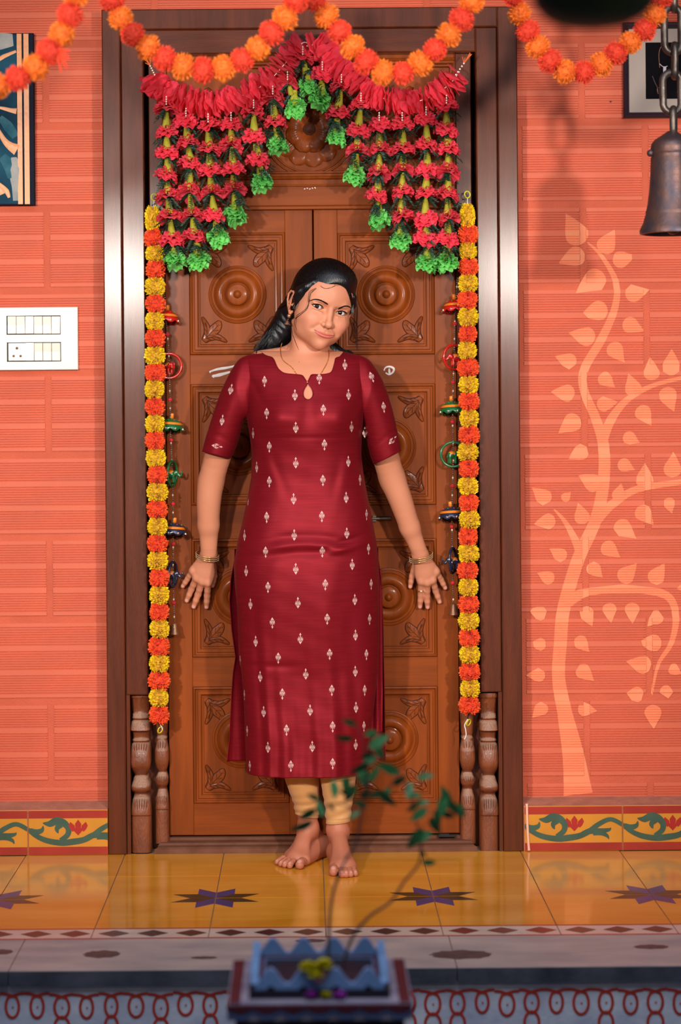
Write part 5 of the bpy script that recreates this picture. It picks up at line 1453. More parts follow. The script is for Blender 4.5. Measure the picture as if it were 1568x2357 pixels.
lg = legs_.build('leggings', M_leg, person, True); md = lg.modifiers.new('t', 'SOLIDIFY'); md.thickness = .0015; md.offset = 1
# ---- jewellery
M_bang = mat('pale_gold_bangle', rgb(222,176,96), .2, metal=1.0)
M_stone = mat('bangle_stone', rgb(236,216,170), .12, .8, metal=.5)
def bangle(cpx, w_px, tilt, y, name='bangle'):
    c = P(*cpx, y); R_ = w_px/2*(CAMD+y)/FPX; 
    Mx = Matrix.Translation(c) @ Matrix.Rotation(tilt, 4, 'Y') @ Matrix.Rotation(math.radians(15), 4, 'X')
    mb = MB(); mb.tube([Mx @ Vector((R_*math.cos(a), R_*.86*math.sin(a), 0)) for a in np.linspace(0, 2*math.pi, 49)[:-1]], .0013, 7, closed=True)
    g = MB()
    for a in np.linspace(0, 2*math.pi, 65)[:-1]:
        p = Mx @ Vector(((R_+.0011)*math.cos(a), (R_+.0011)*.86*math.sin(a), 0)); g.ico(p, .00105, 1)
    o = mb.build(name, M_bang, person, True); g.build('stone', M_stone, o)
for k in range(3): bangle((477.5, 1276+4.2*k), 51, math.radians(9), .002)
for k in range(3): bangle((969.5, 1278+4.2*k), 52, math.radians(-12), .002)
mb = MB(); f0 = P(969.5,1360,.037); 
mb.tube([f0+Vector((.0100*math.cos(a), .0105*math.sin(a), .0012*math.cos(a))) for a in np.linspace(0, 2*math.pi, 25)[:-1]], .0008, 6, closed=True)
ring = mb.build('finger_ring', mat('silver', rgb(220,212,205), .2, metal=1), person, True)
mb = MB(); s0 = P(978,1359,.028)
for a in range(6): mb.ico(s0+Vector((.002*math.cos(a*1.047), 0, .0032*math.sin(a*1.047))), .0010, 1)
mb.ico(s0, .0013, 1); mb.build('stone', M_stone, ring)
# necklace chain
bb = BVHTree.FromPolygons([v.co[:] for v in bme.vertices], [tuple(p.vertices) for p in bme.polygons])
def on_body(px, py, off):
    d = (P(px, py, 0)-CAMP).normalized(); h = bb.ray_cast(CAMP, d)
    return h[0]+h[1]*off if h[0] else P(px, py, -.16)
mb = MB(); pl_ = catmull([Vector((a, b, 0)) for a, b in [(649,790),(646,805),(648,822),(654,832),(664,840),(672,846),(679,856),(684,863)]], 10)
pr_ = catmull([Vector((a, b, 0)) for a, b in [(757,806),(757,822),(753,836),(747,847),(741,857),(737,864)]], 10)
for pp in (pl_, pr_):
    for i, p in enumerate(pp):
        q = on_body(p.x, p.y, .0010); mb.ico(q, .00105 if i % 3 else .0014, 1)
    mb.tube([on_body(p.x, p.y, .0010) for p in pp], .0006, 5)
mb.build('necklace', M_gold, person, True)
# jhumka earring
ep = P(666, 727, -.118) if False else None
er = Vector(on_face(667, 722, .001)); 
mb = MB(); mb.ico(P(665.5,727,er.y-.004), .0052, 2, sc_=(.9,.45,1.0))
for a in range(10): mb.ico(P(665.5,727,er.y-.006)+Vector((.0045*math.cos(a*.628), 0, .0050*math.sin(a*.628))), .0011, 1)
mb.tube([P(664,733,er.y-.004), P(662,738,er.y-.004)], .0011, 6)
er_o = mb.build('earring', M_oxi, person, True)
mb = MB(); Mj = Matrix.Translation(P(660.5,746.5,er.y-.003)) @ Matrix.Rotation(.10, 4, 'Y')
mb.lathe([(.0005,.0105),(.0030,.0100),(.0052,.0070),(.0062,.0030),(.0080,.0010),(.0082,0),(.0076,-.0004),(.005,.002)], 20, Mj)
for a in range(16): mb.ico(Mj @ Vector((.0080*math.cos(a*.3927), .0080*math.sin(a*.3927), -.0008)), .0009, 1)
for a in range(12): mb.ico(Mj @ Vector((.0064*math.cos(a*.5236), .0064*math.sin(a*.5236), .0035)), .0006, 1)
mb.build('bell_drop', M_oxi, er_o, True)
for o in [c for c in person.children]: rel(person, o)
# ------------------------------------------------------------------ artificial marigold garlands
def fibre(name, col, col2, rough=.45):
    m = mat(name, col, rough, .4, col2=col2, vscale=120, sheen=.1); b = m.node_tree.nodes['Principled BSDF']
    b.inputs['Subsurface Weight'].default_value = .12; b.inputs['Subsurface Radius'].default_value = (.006,.003,.001); b.inputs['Subsurface Scale'].default_value = 1
    return m
M_yel = fibre('yellow_foil_petal', rgb(228,186,8), rgb(255,216,24)); M_org = fibre('orange_foil_petal', rgb(246,74,22), rgb(255,104,44))
M_fo = fibre('orange_pompom', rgb(236,104,14), rgb(250,138,26), .7); M_fr = fibre('red_orange_pompom', rgb(228,54,20), rgb(244,76,40), .7)
M_core = {M_yel: mat('yellow_core', rgb(196,150,10), .8), M_org: mat('orange_core', rgb(210,60,16), .8), M_fo: mat('amber_core', rgb(214,98,14), .8), M_fr: mat('red_core', rgb(200,50,20), .8)}
def pom(name, m, seed, rx=.027, rz=.0225, n=620, w=.0036, jit=.13, cyl=.75):
    r = random.Random(seed); mb = MB()
    mb.ico((0,0,0), 1, 2, 1, sc_=(rx*.80, rx*.80, rz*.80))
    for i in range(n):
        th = r.uniform(0, 2*math.pi); u = r.uniform(-1, 1)
        el = math.asin(u)*cyl
        d = Vector((math.cos(th)*math.cos(el), math.sin(th)*math.cos(el), math.sin(el)*1.0)).normalized()
        base_ = Vector((d.x*rx*.35, d.y*rx*.35, u*rz*.72)); k = r.uniform(1-jit, 1+jit*.6)
        tip = Vector((d.x*rx*k, d.y*rx*k, u*rz*.85*k+d.z*rz*.12+r.uniform(-.002,.002)))
        t = (tip-base_).normalized(); a = t.cross(Vector((r.uniform(-1,1), r.uniform(-1,1), r.uniform(-1,1)))).normalized()*w*r.uniform(.5,1)
        mid = base_.lerp(tip, .55)
        mb.add([base_-a*.3, base_+a*.3, mid+a, mid-a, tip+a*.45, tip-a*.45], [(0,1,2,3),(3,2,4,5)])
    me = mb.mesh(name, [m, M_core[m]]); return me
pomY = [pom('marigold', M_yel, 10+i) for i in range(4)]; pomO = [pom('marigold', M_org, 20+i) for i in range(4)]
M_ringy = mat('yellow_green_plastic_ring', rgb(206,206,40), .3); M_thread = mat('white_thread', rgb(225,220,210), .8)
def ring_o(name, c, R_, r_, parent, m, tilt=(0,0,0)):
    mb = MB(); Mx = Matrix.Translation(c) @ Matrix.Rotation(tilt[0], 4, 'Z') @ Matrix.Rotation(tilt[1], 4, 'X')
    mb.tube([Mx @ Vector((R_*math.cos(a), 0, R_*math.sin(a))) for a in np.linspace(0, 2*math.pi, 29)[:-1]], r_, 8, closed=True); return mb.build(name, m, parent, True)
GY = -.022
def side_garland(ys, xs_tab, label, seed, ring_c, tail):
    x0 = interp(xs_tab, ys[0]); t = thing('marigold_garland', label, 'garland', P(x0, 470, GY), 'marigold garlands hanging beside the door')
    r = random.Random(seed)
    for i, y in enumerate(ys):
        x = interp(xs_tab, y)+r.uniform(-1.5,1.5); lst = pomY if i % 2 == 0 else pomO
        o = link('marigold', r.choice(lst), t, P(x, y, GY)-t.location, (r.uniform(-.12,.12), r.uniform(-.14,.14), r.uniform(0, 6.28)))
        s = r.uniform(.92, 1.04); 
        if i == 0: o.scale = (s*.82, s*.82, 1.45)
        else:
            dy = (ys[min(i+1,len(ys)-1)]-ys[i-1])/(2 if i < len(ys)-1 else 1)*(CAMD+GY)/FPX
            o.scale = (s*(1.02 if i > 8 else .93), s, dy/.0445*1.13)
    ro = ring_o('ring', P(*ring_c, GY+.01), .0085, .0016, t, M_ringy, (.5,0)); 
    mb = MB(); mb.tube([P(ring_c[0], ring_c[1]+8, GY+.01), P(x0, 490, GY)], .0012, 6); s1 = mb.build('string', M_thread, t)
    mb = MB(); yb = ys[-1]; xb = interp(xs_tab, yb); mb.tube([P(xb, yb+10, GY), P(tail[0][0], tail[0][1], GY+.01)], .0014, 6)
    s2 = mb.build('string', mat('black_string', rgb(20,16,16), .7), t); s3 = ring_o('ring', P(*tail[0], GY+.012)+Vector((.002,0,-.009)), .0085, .0016, t, M_ringy, (.9,.3))
    mb = MB(); mb.tube(catmull([P(a, b, GY+.008) for a, b in tail[1]], 6), .0013, 5, flat=.6); s4 = mb.build('thread_end', M_thread, t)
    rel(t, ro, s1, s2, s3, s4); return t
ysL = [503,549,583,620]+[660+39.4*k for k in range(26)]
ysR = [497,540,577,614]+[652+38.84*k for k in range(26)]
side_garland(ysL, [(500,352),(600,357),(700,357),(800,356),(900,357),(960,357),(1015,356),(1050,360),(1085,363),(1125,361),(1210,362),(1250,363),(1325,366),(1400,367),(1480,367),(1560,366),(1645,366)],
    'yellow and orange marigold garland hanging down the left side of the door', 3, (355,454), ((367,1672), [(367,1668),(372,1672),(374,1680)]))
side_garland(ysR, [(497,1077),(577,1078),(700,1077),(850,1077),(930,1080),(1000,1080),(1100,1078),(1200,1080),(1300,1077),(1400,1080),(1500,1080),(1623,1081)],
    'yellow and orange marigold garland hanging down the right side of the door', 4, (1076,448), ((1077,1655), [(1077,1655),(1070,1668),(1072,1680),(1073,1692),(1069,1702)]))

# out-of-focus pompom garlands strung in front, along the edge of the verandah roof
fpO = [pom('pompom', M_fo, 40+i, .0285, .026, 520, .0016, .10, 1.0) for i in range(3)]; fpR = [pom('pompom', M_fr, 50+i, .0285, .026, 520, .0016, .10, 1.0) for i in range(3)]
def front_garland(pts, y, label, first, seed):
    r = random.Random(seed); c = catmull([P(a, b, y) for a, b in pts], 14); t = thing('pompom_garland', label, 'garland', tuple(c[0]), 'orange pompom garlands looped across the top')
    L_ = [0]
    for a, b in zip(c[:-1], c[1:]): L_.append(L_[-1]+(b-a).length)
    n = round(L_[-1]/.0415); 
    mb = MB(); mb.tube([p-c[0] for p in c], .0015, 5); mb.build('string', M_thread, t)
    for i in range(n+1):
        s = L_[-1]*i/n; j = max(k for k in range(len(L_)) if L_[k] <= s+1e-9); j = min(j, len(c)-2)
        p = c[j].lerp(c[j+1], (s-L_[j])/max(1e-9, L_[j+1]-L_[j])); d = (c[j+1]-c[j]).normalized()
        o = link('pompom', r.choice(fpO if (i+first) % 2 else fpR), t, p-c[0]); o.rotation_mode = 'QUATERNION'; o.rotation_quaternion = d.to_track_quat('Z', 'Y') @ Quaternion((0,0,1), r.uniform(0,6.28)); s_ = r.uniform(.94,1.06); o.scale = (s_, s_, 1)
    return t
gA = front_garland([(185,-60),(170,5),(152,60),(122,110),(88,150),(45,178),(0,196),(-50,215)], -1.45, 'orange pompom garland drooping across the top left corner, over the blue painting', 0, 1)
mb = MB(); r_ = random.Random(2)
for k in range(14): 
    a = P(128,115,-1.46)-Vector(gA.location); mb.tube([a, a+Vector((r_.uniform(.01,.03), 0, r_.uniform(-.045,.0)))], [.0022,.0012], 4)
mb.build('loose_fibre', M_fr, gA)
front_garland([(245,-45),(262,8),(290,62),(335,105),(385,138),(440,158),(500,160),(555,140),(600,105),(640,60),(672,20),(700,-40)], -1.15, 'orange pompom garland looping over the upper left of the door frame', 1, 2)
front_garland([(700,-40),(735,15),(775,65),(815,112),(855,152),(900,172),(945,162),(985,130),(1020,95),(1050,60),(1080,18),(1100,-40)], -1.05, 'orange pompom garland looping over the upper right of the door frame', 1, 3)
front_garland([(1172,-50),(1190,15),(1215,70),(1248,120),(1290,160),(1335,168),(1385,148),(1430,112),(1470,85),(1503,45),(1520,0),(1528,-50)], -.85, 'orange pompom garland hanging in a deep loop before the right wall', 1, 4)

# ------------------------------------------------------------------ red flower toran over the door
def cloth_petal(name, c1, c2):
    m = mat(name, c1, .6, .3, col2=c2, vscale=60, sheen=.1); nt = m.node_tree; b = nt.nodes['Principled BSDF']; tr_ = nt.nodes.new('ShaderNodeBsdfTranslucent'); mx = nt.nodes.new('ShaderNodeMixShader'); mx.inputs[0].default_value = .38
    nt.links.new(b.inputs['Base Color'].links[0].from_socket, tr_.inputs[0]); nt.links.new(b.outputs[0], mx.inputs[1]); nt.links.new(tr_.outputs[0], mx.inputs[2]); nt.links.new(mx.outputs[0], nt.nodes['Material Output'].inputs[0]); return m
M_redp = cloth_petal('red_cloth_petal', rgb(255,56,80), rgb(255,96,118)); M_grnp = cloth_petal('green_cloth_petal', rgb(110,220,96), rgb(156,240,140))
M_tube = cloth_petal('yellow_green_straw', rgb(160,158,24), rgb(206,198,64)); M_fern = mat('dark_green_needle', rgb(16,52,34), .5, .4, var=.3, vscale=50); M_bead = mat('pearl_bead', rgb(236,216,200), .2, .6)
def ruffle(mb, z0, R_, drop, r, nl=9, seg=48, rough_=1.0):
    vs = [(0,0,z0)]; ph = r.uniform(0, 6.28); rings = 3
    for i in range(1, rings+1):
        t = i/rings
        for k in range(seg):
            th = 2*math.pi*k/seg; notch = 1-.10*t*abs(math.sin(th*nl/2+ph))**3*1.0
            w = (.0026*math.sin(th*nl+ph)+.0026*math.sin(th*5+ph*2)+.0012*math.sin(th*17+ph))*t*rough_
            rr = R_*t*notch*(1+.04*math.sin(th*13))
            vs.append((rr*math.cos(th), rr*math.sin(th), z0-drop*t**1.6+w))
    fs = [(0, 1+k, 1+(k+1)%seg) for k in range(seg)]
    for i in range(rings-1):
        for k in range(seg): fs.append((1+i*seg+k, 1+(i+1)*seg+k, 1+(i+1)*seg+(k+1)%seg, 1+i*seg+(k+1)%seg))
    mb.add(vs, fs)
def carn(name, m, seed, R_=.0345):
    r = random.Random(seed); mb = MB()
    ruffle(mb, .007, R_*.78, .004, r, 8); ruffle(mb, .004, R_*.92, .007, r, 9); ruffle(mb, .0, R_, .010, r, 10); ruffle(mb, -.004, R_*.95, .012, r, 9); ruffle(mb, .010, R_*.60, .000, r, 7)
    return mb.mesh(name, m, True)
reds = [carn('red_flower', M_redp, 60+i) for i in range(6)]; greens = [carn('green_flower', M_grnp, 70+i, .032) for i in range(4)]
def straw(seed):
    r = random.Random(seed); mb = MB(); n = 11
    for k in range(n):
        th = 2*math.pi*k/n+r.uniform(-.1,.1); pts = []; 
        for i in range(4):
            t = i/3; rr = .0050+.0075*t**1.3*r.uniform(.9,1.1); pts.append((rr*math.cos(th), rr*math.sin(th), .018-.042*t*r.uniform(.97,1.03)))
        w = .0032; a = Vector((-math.sin(th), math.cos(th), 0))
        vs = []
        for i, p in enumerate(pts): ww = w*(1+.6*i/3)*(1 if i < 3 else .35); vs += [Vector(p)-a*ww, Vector(p)*1.0+Vector((math.cos(th),math.sin(th),0))*.0012, Vector(p)+a*ww]
        mb.add(vs, [f for i in range(3) for f in ((3*i,3*i+1,3*i+4,3*i+3),(3*i+1,3*i+2,3*i+5,3*i+4))])
    mb.lathe([(.0001,.019),(.0048,.018),(.0065,.0),(.0075,-.012)], 12)
    return mb.mesh('straw_tube', M_tube, True)
straws = [straw(80+i) for i in range(4)]
def fern(seed):
    r = random.Random(seed); mb = MB()
    for b in range(11):
        th = r.uniform(0, 6.28); d = Vector((math.cos(th), math.sin(th)*.8-.15, r.uniform(-1.0,-.25))).normalized(); o = Vector((0,0,.012)); L_ = r.uniform(.030,.046)
        for i in range(13):
            p = o+d*L_*(i/12)+Vector((0,0,-.010*(i/12)**2)); 
            for s in (-1,1):
                q = (d*.55+d.cross(Vector((0,.3,1))).normalized()*s*r.uniform(.6,1)+Vector((0,r.uniform(-.5,.5),r.uniform(-.2,.2)))).normalized()*.0115*(1-.4*i/12); a = q.cross(Vector((0,1,0))).normalized()*.0008
                mb.add([p-a, p+a, p+q*.6+a*.9, p+q*.6-a*.9, p+q], [(0,1,2,3),(3,2,4)])
        mb.tube([o, o+d*L_*.5+Vector((0,0,-.003)), o+d*L_+Vector((0,0,-.010))], .0006, 4)
    return mb.mesh('fern_sprig', M_fern)
ferns = [fern(90+i) for i in range(5)]
TY = -.058
STR = [[(383,245),(383,300),(384,347),(386,400),(386,448),(391,495),(396,548),(404,589)],
 [(428,272),(432,324),(438,373),(436,438),(442,493),(447,542),(457,592)],
 [(479,285),(481,340),(483,388),(487,440),(493,491),(501,539)],
 [(532,282),(533,330),(537,384),(538,432),(542,488)],
 [(584,253),(585,309),(594,363),(601,411)],
 [(628,221),(633,278),(640,325)], [(662,188),(679,240)], [(697,130),(708,190)],
 [(742,165),(739,222)], [(786,194),(778,256),(774,306)], [(831,237),(824.6,296),(822,344),(818,397)],
 [(873,282),(874,341),(871.5,395),(869,446),(873,497)], [(926,282),(928,339),(928,389.5),(925,438),(924,494),(922,545)],
 [(981,269),(983,331),(984,387),(980,440),(979,499),(981,545),(985,598)], [(1028,242),(1028,294),(1032,339),(1032,392),(1031,443),(1031,499),(1031,545),(1028,596)]]
toran = thing('flower_toran', 'bright red cloth flower toran with green tipped strands hanging across the top of the door', 'door hanging', P(705,108,TY))
TL = Vector(toran.location); r = random.Random(15)
for S_i in STR:
    top = S_i[0]; c = [P(a, b, TY) for a, b in S_i]
    mb = MB(); mb.tube([P(top[0], top[1]-22, TY)-TL]+[p-TL for p in c], .0012, 5)
    for k in range(4): mb.ico(P(top[0], top[1]-22+k*5.5, TY-.032)-TL, .0028, 1, 1, sc_=(.8,.8,1))
    so = mb.build('strand', [M_fern, M_bead], toran)
    for i, p in enumerate(c):
        last = i == len(c)-1
        o = link('green_flower' if last else 'red_flower', r.choice(greens if last else reds), so, p-TL, (r.uniform(-.05,.45), r.uniform(-.28,.28), r.uniform(0,6.28)))
        s = r.uniform(.90,1.04); o.scale = (s, s, s*r.uniform(.95,1.25))
        if last:
            link('straw_tube', r.choice(straws), so, p-TL+Vector((0,0,.018)), (0,0,r.uniform(0,6)))
            o2 = link('green_flower', r.choice(greens), so, p-TL+Vector((r.uniform(-.003,.003),-.002,-.012)), (r.uniform(.2,.6), r.uniform(-.3,.3), r.uniform(0,6))); o2.scale = (.88,.88,1.1)
            o['label'] = 'crumpled green flower at the foot of a strand'
        else:
            q = c[i+1]; m_ = p.lerp(q, .52); dirn = (p-q).normalized(); rot_ = dirn.to_track_quat('Z','Y').to_euler(); Ld = (p-q).length
            o = link('straw_tube', r.choice(straws), so, m_-TL, rot_); o.scale = (.95,.95,Ld/.052)
        o = link('fern_sprig', r.choice(ferns), so, (p.lerp(c[i+1], .32) if not last else p+Vector((0,0,.020)))-TL, (r.uniform(-.2,.2), r.uniform(-.2,.2), r.uniform(0,6.28)))
SW = [(348,178),(365,203),(400,217),(435,231),(481,240),(529,231),(569,215),(615,190),(655,148),(695,100),(718,104),(742,104),(772,146),(807,180),(847,213),(901,231),(954,234),(995,221),(1035,194),(1058,165)]
cs = catmull([P(a, b, TY-.004) for a, b in SW], 16); acc = [0]
for a, b in zip(cs[:-1], cs[1:]): acc.append(acc[-1]+(b-a).length)
mb = MB(); mb.tube([p-TL for p in cs], .0014, 5)
sw = mb.build('swag_string', M_thread, toran)
def disc(seed):
    q = random.Random(seed); mb = MB(); ruffle(mb, 0, .041, .003, q, 6, 30, .55); return mb.mesh('petal_disc', M_redp, True)
discs = [disc(100+i) for i in range(6)]
n = int(acc[-1]/.0078)
for i in range(n):
    s = acc[-1]*(i+.5)/n; j = max(k for k in range(len(acc)) if acc[k] <= s); j = min(j, len(cs)-2); p = cs[j].lerp(cs[j+1], (s-acc[j])/(acc[j+1]-acc[j]))
    if 707 < (p.x-P(0,0,TY).x)*0+ (p.x*FPX/(CAMD+TY)+XV) < 728 and p.z > 2.0: continue
    d = (cs[j+1]-cs[j]).normalized(); 
    d = (d+Vector((r.uniform(-.35,.35), -.28+r.uniform(-.35,.35), r.uniform(-.35,.35)))).normalized()
    o = link('petal_disc', r.choice(discs), toran, p-TL+Vector((0, r.uniform(-.004,.004), r.uniform(-.003,.003)))); o.rotation_mode = 'QUATERNION'; o.rotation_quaternion = d.to_track_quat('Z','Y') @ Quaternion((0,0,1), r.uniform(0,6.28)); s_ = r.uniform(.80,1.05); o.scale = (s_, s_, 1.2)
mb = MB()
for k in range(6): mb.ico(P(707+k*4, 103+abs(k-2.5)*1.2, TY-.01)-TL, .0024, 1)
for k in range(5): mb.ico(P(1050+k*4.5, 172-k*6.5, TY-.036)-TL, .0028, 1, sc_=(1,.8,1))
for k in range(5): mb.ico(P(346+k*2.5, 152+k*5, TY-.036)-TL, .0026, 1, sc_=(1,.8,1))
mb.build('bead_string', M_bead, toran)['kind'] = 'stuff'
mb = MB()
for k in range(7):
    a = P(1068,146,TY+.01)-TL; mb.tube([a, a+Vector((r.uniform(-.006,.022), -.004, r.uniform(.012,.034)))], .0010, 4)
    a = P(345,150,TY+.01)-TL; mb.tube([a, a+Vector((r.uniform(-.014,.004), -.004, r.uniform(.0,.02)))], .0010, 4)
mb.build('tied_ribbon', mat('orange_tie', rgb(220,110,60), .5), toran)['kind'] = 'stuff'

# ------------------------------------------------------------------ beaded door hangings with umbrellas, elephants and a bell
M_sil = mat('silver_bead', rgb(150,146,142), .3, metal=.9); M_cream = mat('cream_tube_bead', rgb(226,196,170), .4); M_rpom = mat('red_wool_pom', rgb(206,34,46), .9, bump=.8, bscale=900)
M_orgp = mat('orange_enamel', rgb(222,120,30), .3); M_wht = mat('white_enamel', rgb(230,225,215), .3); M_brass = mat('brown_brass', rgb(150,104,76), .42, metal=.7, bump=.2, bscale=200)
COLS = {'red': (mat('red_lacquer', rgb(190,28,22), .22, .5, coat=.6), rgb(60,110,60)), 'green': (mat('green_lacquer', rgb(26,96,50), .22, .5, coat=.6), rgb(200,60,40)), 'blue': (mat('dark_blue_lacquer', rgb(36,40,62), .22, .5, coat=.6), rgb(200,60,40))}
M_dotr = mat('red_enamel_dot', rgb(220,60,50), .3); M_dotg = mat('green_enamel_dot', rgb(60,150,60), .3); M_dotb = mat('blue_enamel_dot', rgb(40,60,140), .3)
def beads(mb, a, b):
    L_ = (b-a).length; n = max(1, int(L_/.0052))
    for i in range(n):
        p = a.lerp(b, (i+.5)/n)
        if i % 6 == 3: mb.ico(p, .0030, 1, 1, sc_=(.8,.8,1.5))
        else: mb.ico(p, .0026, 1, 0, sc_=(1,1,.9))
def umbrella(mat_, c, s, tilt):
    Mx = Matrix.Translation(c) @ Matrix.Rotation(tilt, 4, 'Y') @ Matrix.Rotation(-.10, 4, 'X'); mb = MB(); seg = 32; R_ = .030*s
    prof_ = [(.004,.022),(.010,.0205),(.017,.0165),(.023,.010),(.027,.003),(.0295,-.002)]
    vs = []; 
    for j, (q, h) in enumerate(prof_+[(.0305,-.007)]):
        for k in range(seg):
            th = 2*math.pi*k/seg; hh = h*s
            if j == len(prof_): hh = (-.0035-.0065*abs(math.sin(th*4))**.7)*s
            vs.append(Mx @ Vector((q*s*math.cos(th), q*s*math.sin(th), hh)))
    n = len(prof_)+1; mb.add(vs, [(j*seg+k, j*seg+(k+1)%seg, (j+1)*seg+(k+1)%seg, (j+1)*seg+k) for j in range(n-1) for k in range(seg)])
    o = mb.build('umbrella', mat_, None, True); md = o.modifiers.new('t', 'SOLIDIFY'); md.thickness = .001
    mb = MB(); mb.lathe([(.0045,.033),(.0050,.030),(.0048,.020),(.0001,.020)], 12, Mx @ Matrix.Scale(s, 4)); mb.lathe([(.0236,.0105),(.0262,.0068),(.0270,.0045),(.0256,.0068)], 32, Mx @ Matrix.Scale(s*1.01, 4))
    k1 = mb.build('stem_and_band', M_orgp, None, True)
    mb = MB()
    for k in range(8):
        th = 2*math.pi*(k+.5)/8; p = Mx @ Vector((.0306*s*math.cos(th), .0306*s*math.sin(th), -.0045*s)); mb.ico(p, .0027, 1, 0); mb.ico(p+Vector((math.cos(th)*.0014, math.sin(th)*.0014, 0)), .0018, 1, 1 + k % 3)
        p = Mx @ Vector((.0185*s*math.cos(th), .0185*s*math.sin(th), .0165*s)); mb.ico(p, .0016, 1, 1+(k % 2))
    k2 = mb.build('enamel_dot', [M_wht, M_dotr, M_dotg, M_dotb], None, True); k2['kind'] = 'stuff'
    return o, [k1, k2]
def elephant(mat_, c, face, s=1.0):
    """small painted elephant; face = angle about z of the head direction"""
    Rz = Matrix.Translation(c) @ Matrix.Rotation(face, 4, 'Z') @ Matrix.Scale(s, 4)
    F_ = Field((-.034,-.016,-.026), (.034,.016,.024), .0011)
    F_.ell((-.004,0,.002), (.013,.0095,.010)); F_.ell((.011,0,.006), (.0075,.0065,.0072), k=.003)
    for x_ in (-.011,.004):
        for y_ in (-.0048,.0048): F_.cone((x_,y_,-.002), (x_,y_,-.017), .0036, .0034, k=.0015)
    F_.chain([(.016,0,.004),(.021,0,-.003),(.025,0,-.001),(.027,0,.006),(.0265,0,.010)], [.0036,.0028,.0023,.0021,.0019], k=.0012)
    for y_ in (-.0062,.0062): F_.ell((.008,y_,.004), (.0042,.0014,.0055), k=.001)
    F_.chain([(-.017,0,.003),(-.019,0,-.006)], [.0010,.0008], k=.001)
    V, F = F_.mesh(); me = np_mesh('elephant', V, F, mat_); me.transform(Rz); o = link('elephant', me)
    mb = MB(); mb.lathe([(.0001,.0118),(.005,.0112),(.0090,.0082),(.0100,.004)], 14, Rz @ Matrix.Translation((-.004,0,.0010)) @ Matrix.Diagonal((1.05,1.0,1,1)))
    b = mb.build('saddle_cloth', M_orgp, None, True); mb = MB()
    for y_ in (-.0058,.0058): mb.ico(Rz @ Vector((.0140,y_,.008)), .0015*s, 1)
    for a in range(7): mb.ico(Rz @ Vector((-.004+.0105*math.cos(a), .0100*math.sin(a), .0045)), .0012*s, 1)
    for y_ in (-.003,.003): mb.tube([Rz @ Vector((.017,y_,.001)), Rz @ Vector((.022,y_*1.3,.000))], .0008*s, 5)
    e = mb.build('painted_dot', M_wht, None, True); e['kind'] = 'stuff'
    return o, [b, e]
def hanging(label, xs, y0, items, seed, HY=.030):
    t = thing('bead_hanging', label, 'door hanging', P(xs(y0), y0, HY), 'beaded elephant hangings beside the door'); T_ = Vector(t.location)
    def fix(o, kids, par=t):
        for q in kids: q.parent = o
        o.parent = par; o.location = -T_
    prev = y0; bd = MB(); wp = []
    for it in items:
        kind, y, col = it[:3]; p = P(xs(y), y, HY)
        if kind == 'pom': wp.append(p)
        elif kind == 'umb':
            o, k = umbrella(COLS[col][0], p+Vector((.002 if seed == 1 else -.002,0,-.002)), 1.10, .06 if seed == 1 else -.05); fix(o, k)
        elif kind == 'ele':
            turn = it[3]; R_ = .0325
            mb = MB(); Mx = Matrix.Translation(p) @ Matrix.Rotation(turn, 4, 'Z')
            pts = [Mx @ Vector((R_*math.cos(a), 0, R_*math.sin(a)*.98)) for a in np.linspace(0, 2*math.pi, 73)[:-1]]
            mb.tube(pts, [.0034+.0009*((i % 2)*2-1) for i in range(72)], 8, closed=True); o = mb.build('ring', COLS[col][0], None, True); fix(o, [])
            o, k = elephant(COLS[col][0], p+Vector((0,0,-.004)), it[4], 1.0); fix(o, k)
        elif kind == 'bell':
            mb = MB(); mb.lathe([(.0001,.015),(.0050,.0145),(.0075,.011),(.0100,-.006),(.0135,-.0135),(.0140,-.0150),(.0128,-.0145),(.0090,-.006),(.006,.010)], 24, Matrix.Translation(p)); o = mb.build('bell', M_brass, None, True); fix(o, [])
    ends = [(y0, items[-1][1]-16)]
    beads(bd, P(xs(y0), y0, HY), P(xs(items[-1][1]-14), items[-1][1]-14, HY)) if False else None
    ylist = list(np.arange(y0, items[-1][1]-14, 5.0))
    for a in ylist: beads(bd, P(xs(a), a, HY), P(xs(a+5), a+5, HY)) if False else bd.ico(P(xs(a), a, HY), .0029 if int(a/5) % 8 == 4 else .0026, 1, 1 if int(a/5) % 8 == 4 else 0, sc_=(.9,.9,1.35 if int(a/5) % 8 == 4 else .9))
    o = bd.build('bead', [M_sil, M_cream], t, True); o.location = -T_; o['kind'] = 'stuff'
    for p in wp:
        mb = MB(); mb.ico(p, .0062, 2, sc_=(1,.9,.85)); q = mb.build('wool_pompom', M_rpom, t, True); q.location = -T_
    return t
xl = lambda y: interp([(640,377),(720,381),(800,388),(860,390),(1000,393),(1100,397),(1230,399),(1320,398),(1450,402)], y)
xr = lambda y: interp([(640,1053),(720,1048),(800,1046),(870,1044),(960,1042),(1060,1044),(1180,1040),(1300,1042),(1400,1044)], y)
hanging('beaded hanging with umbrellas and elephants beside the left marigold garland', xl, 640,
  [('pom',658,0),('umb',733,'red'),('pom',770,0),('ele',842,'red',.25,-1.0),('pom',920,0),('umb',982,'green'),('pom',1013,0),('ele',1090,'green',1.25,-.35),('pom',1160,0),('umb',1222,'blue'),('pom',1252,0),('ele',1322,'blue',1.30,-.35),('pom',1388,0),('bell',1447,0)], 1)
hanging('beaded hanging with umbrellas and elephants beside the right marigold garland', xr, 640,
  [('umb',708,'red'),('pom',745,0),('ele',822,'red',.55,3.5),('pom',880,0),('umb',942,'green'),('pom',971,0),('ele',1046,'green',.05,.35),('pom',1119,0),('umb',1185,'blue'),('pom',1212,0),('ele',1290,'blue',1.25,3.5),('pom',1342,0),('bell',1402,0)], 2)
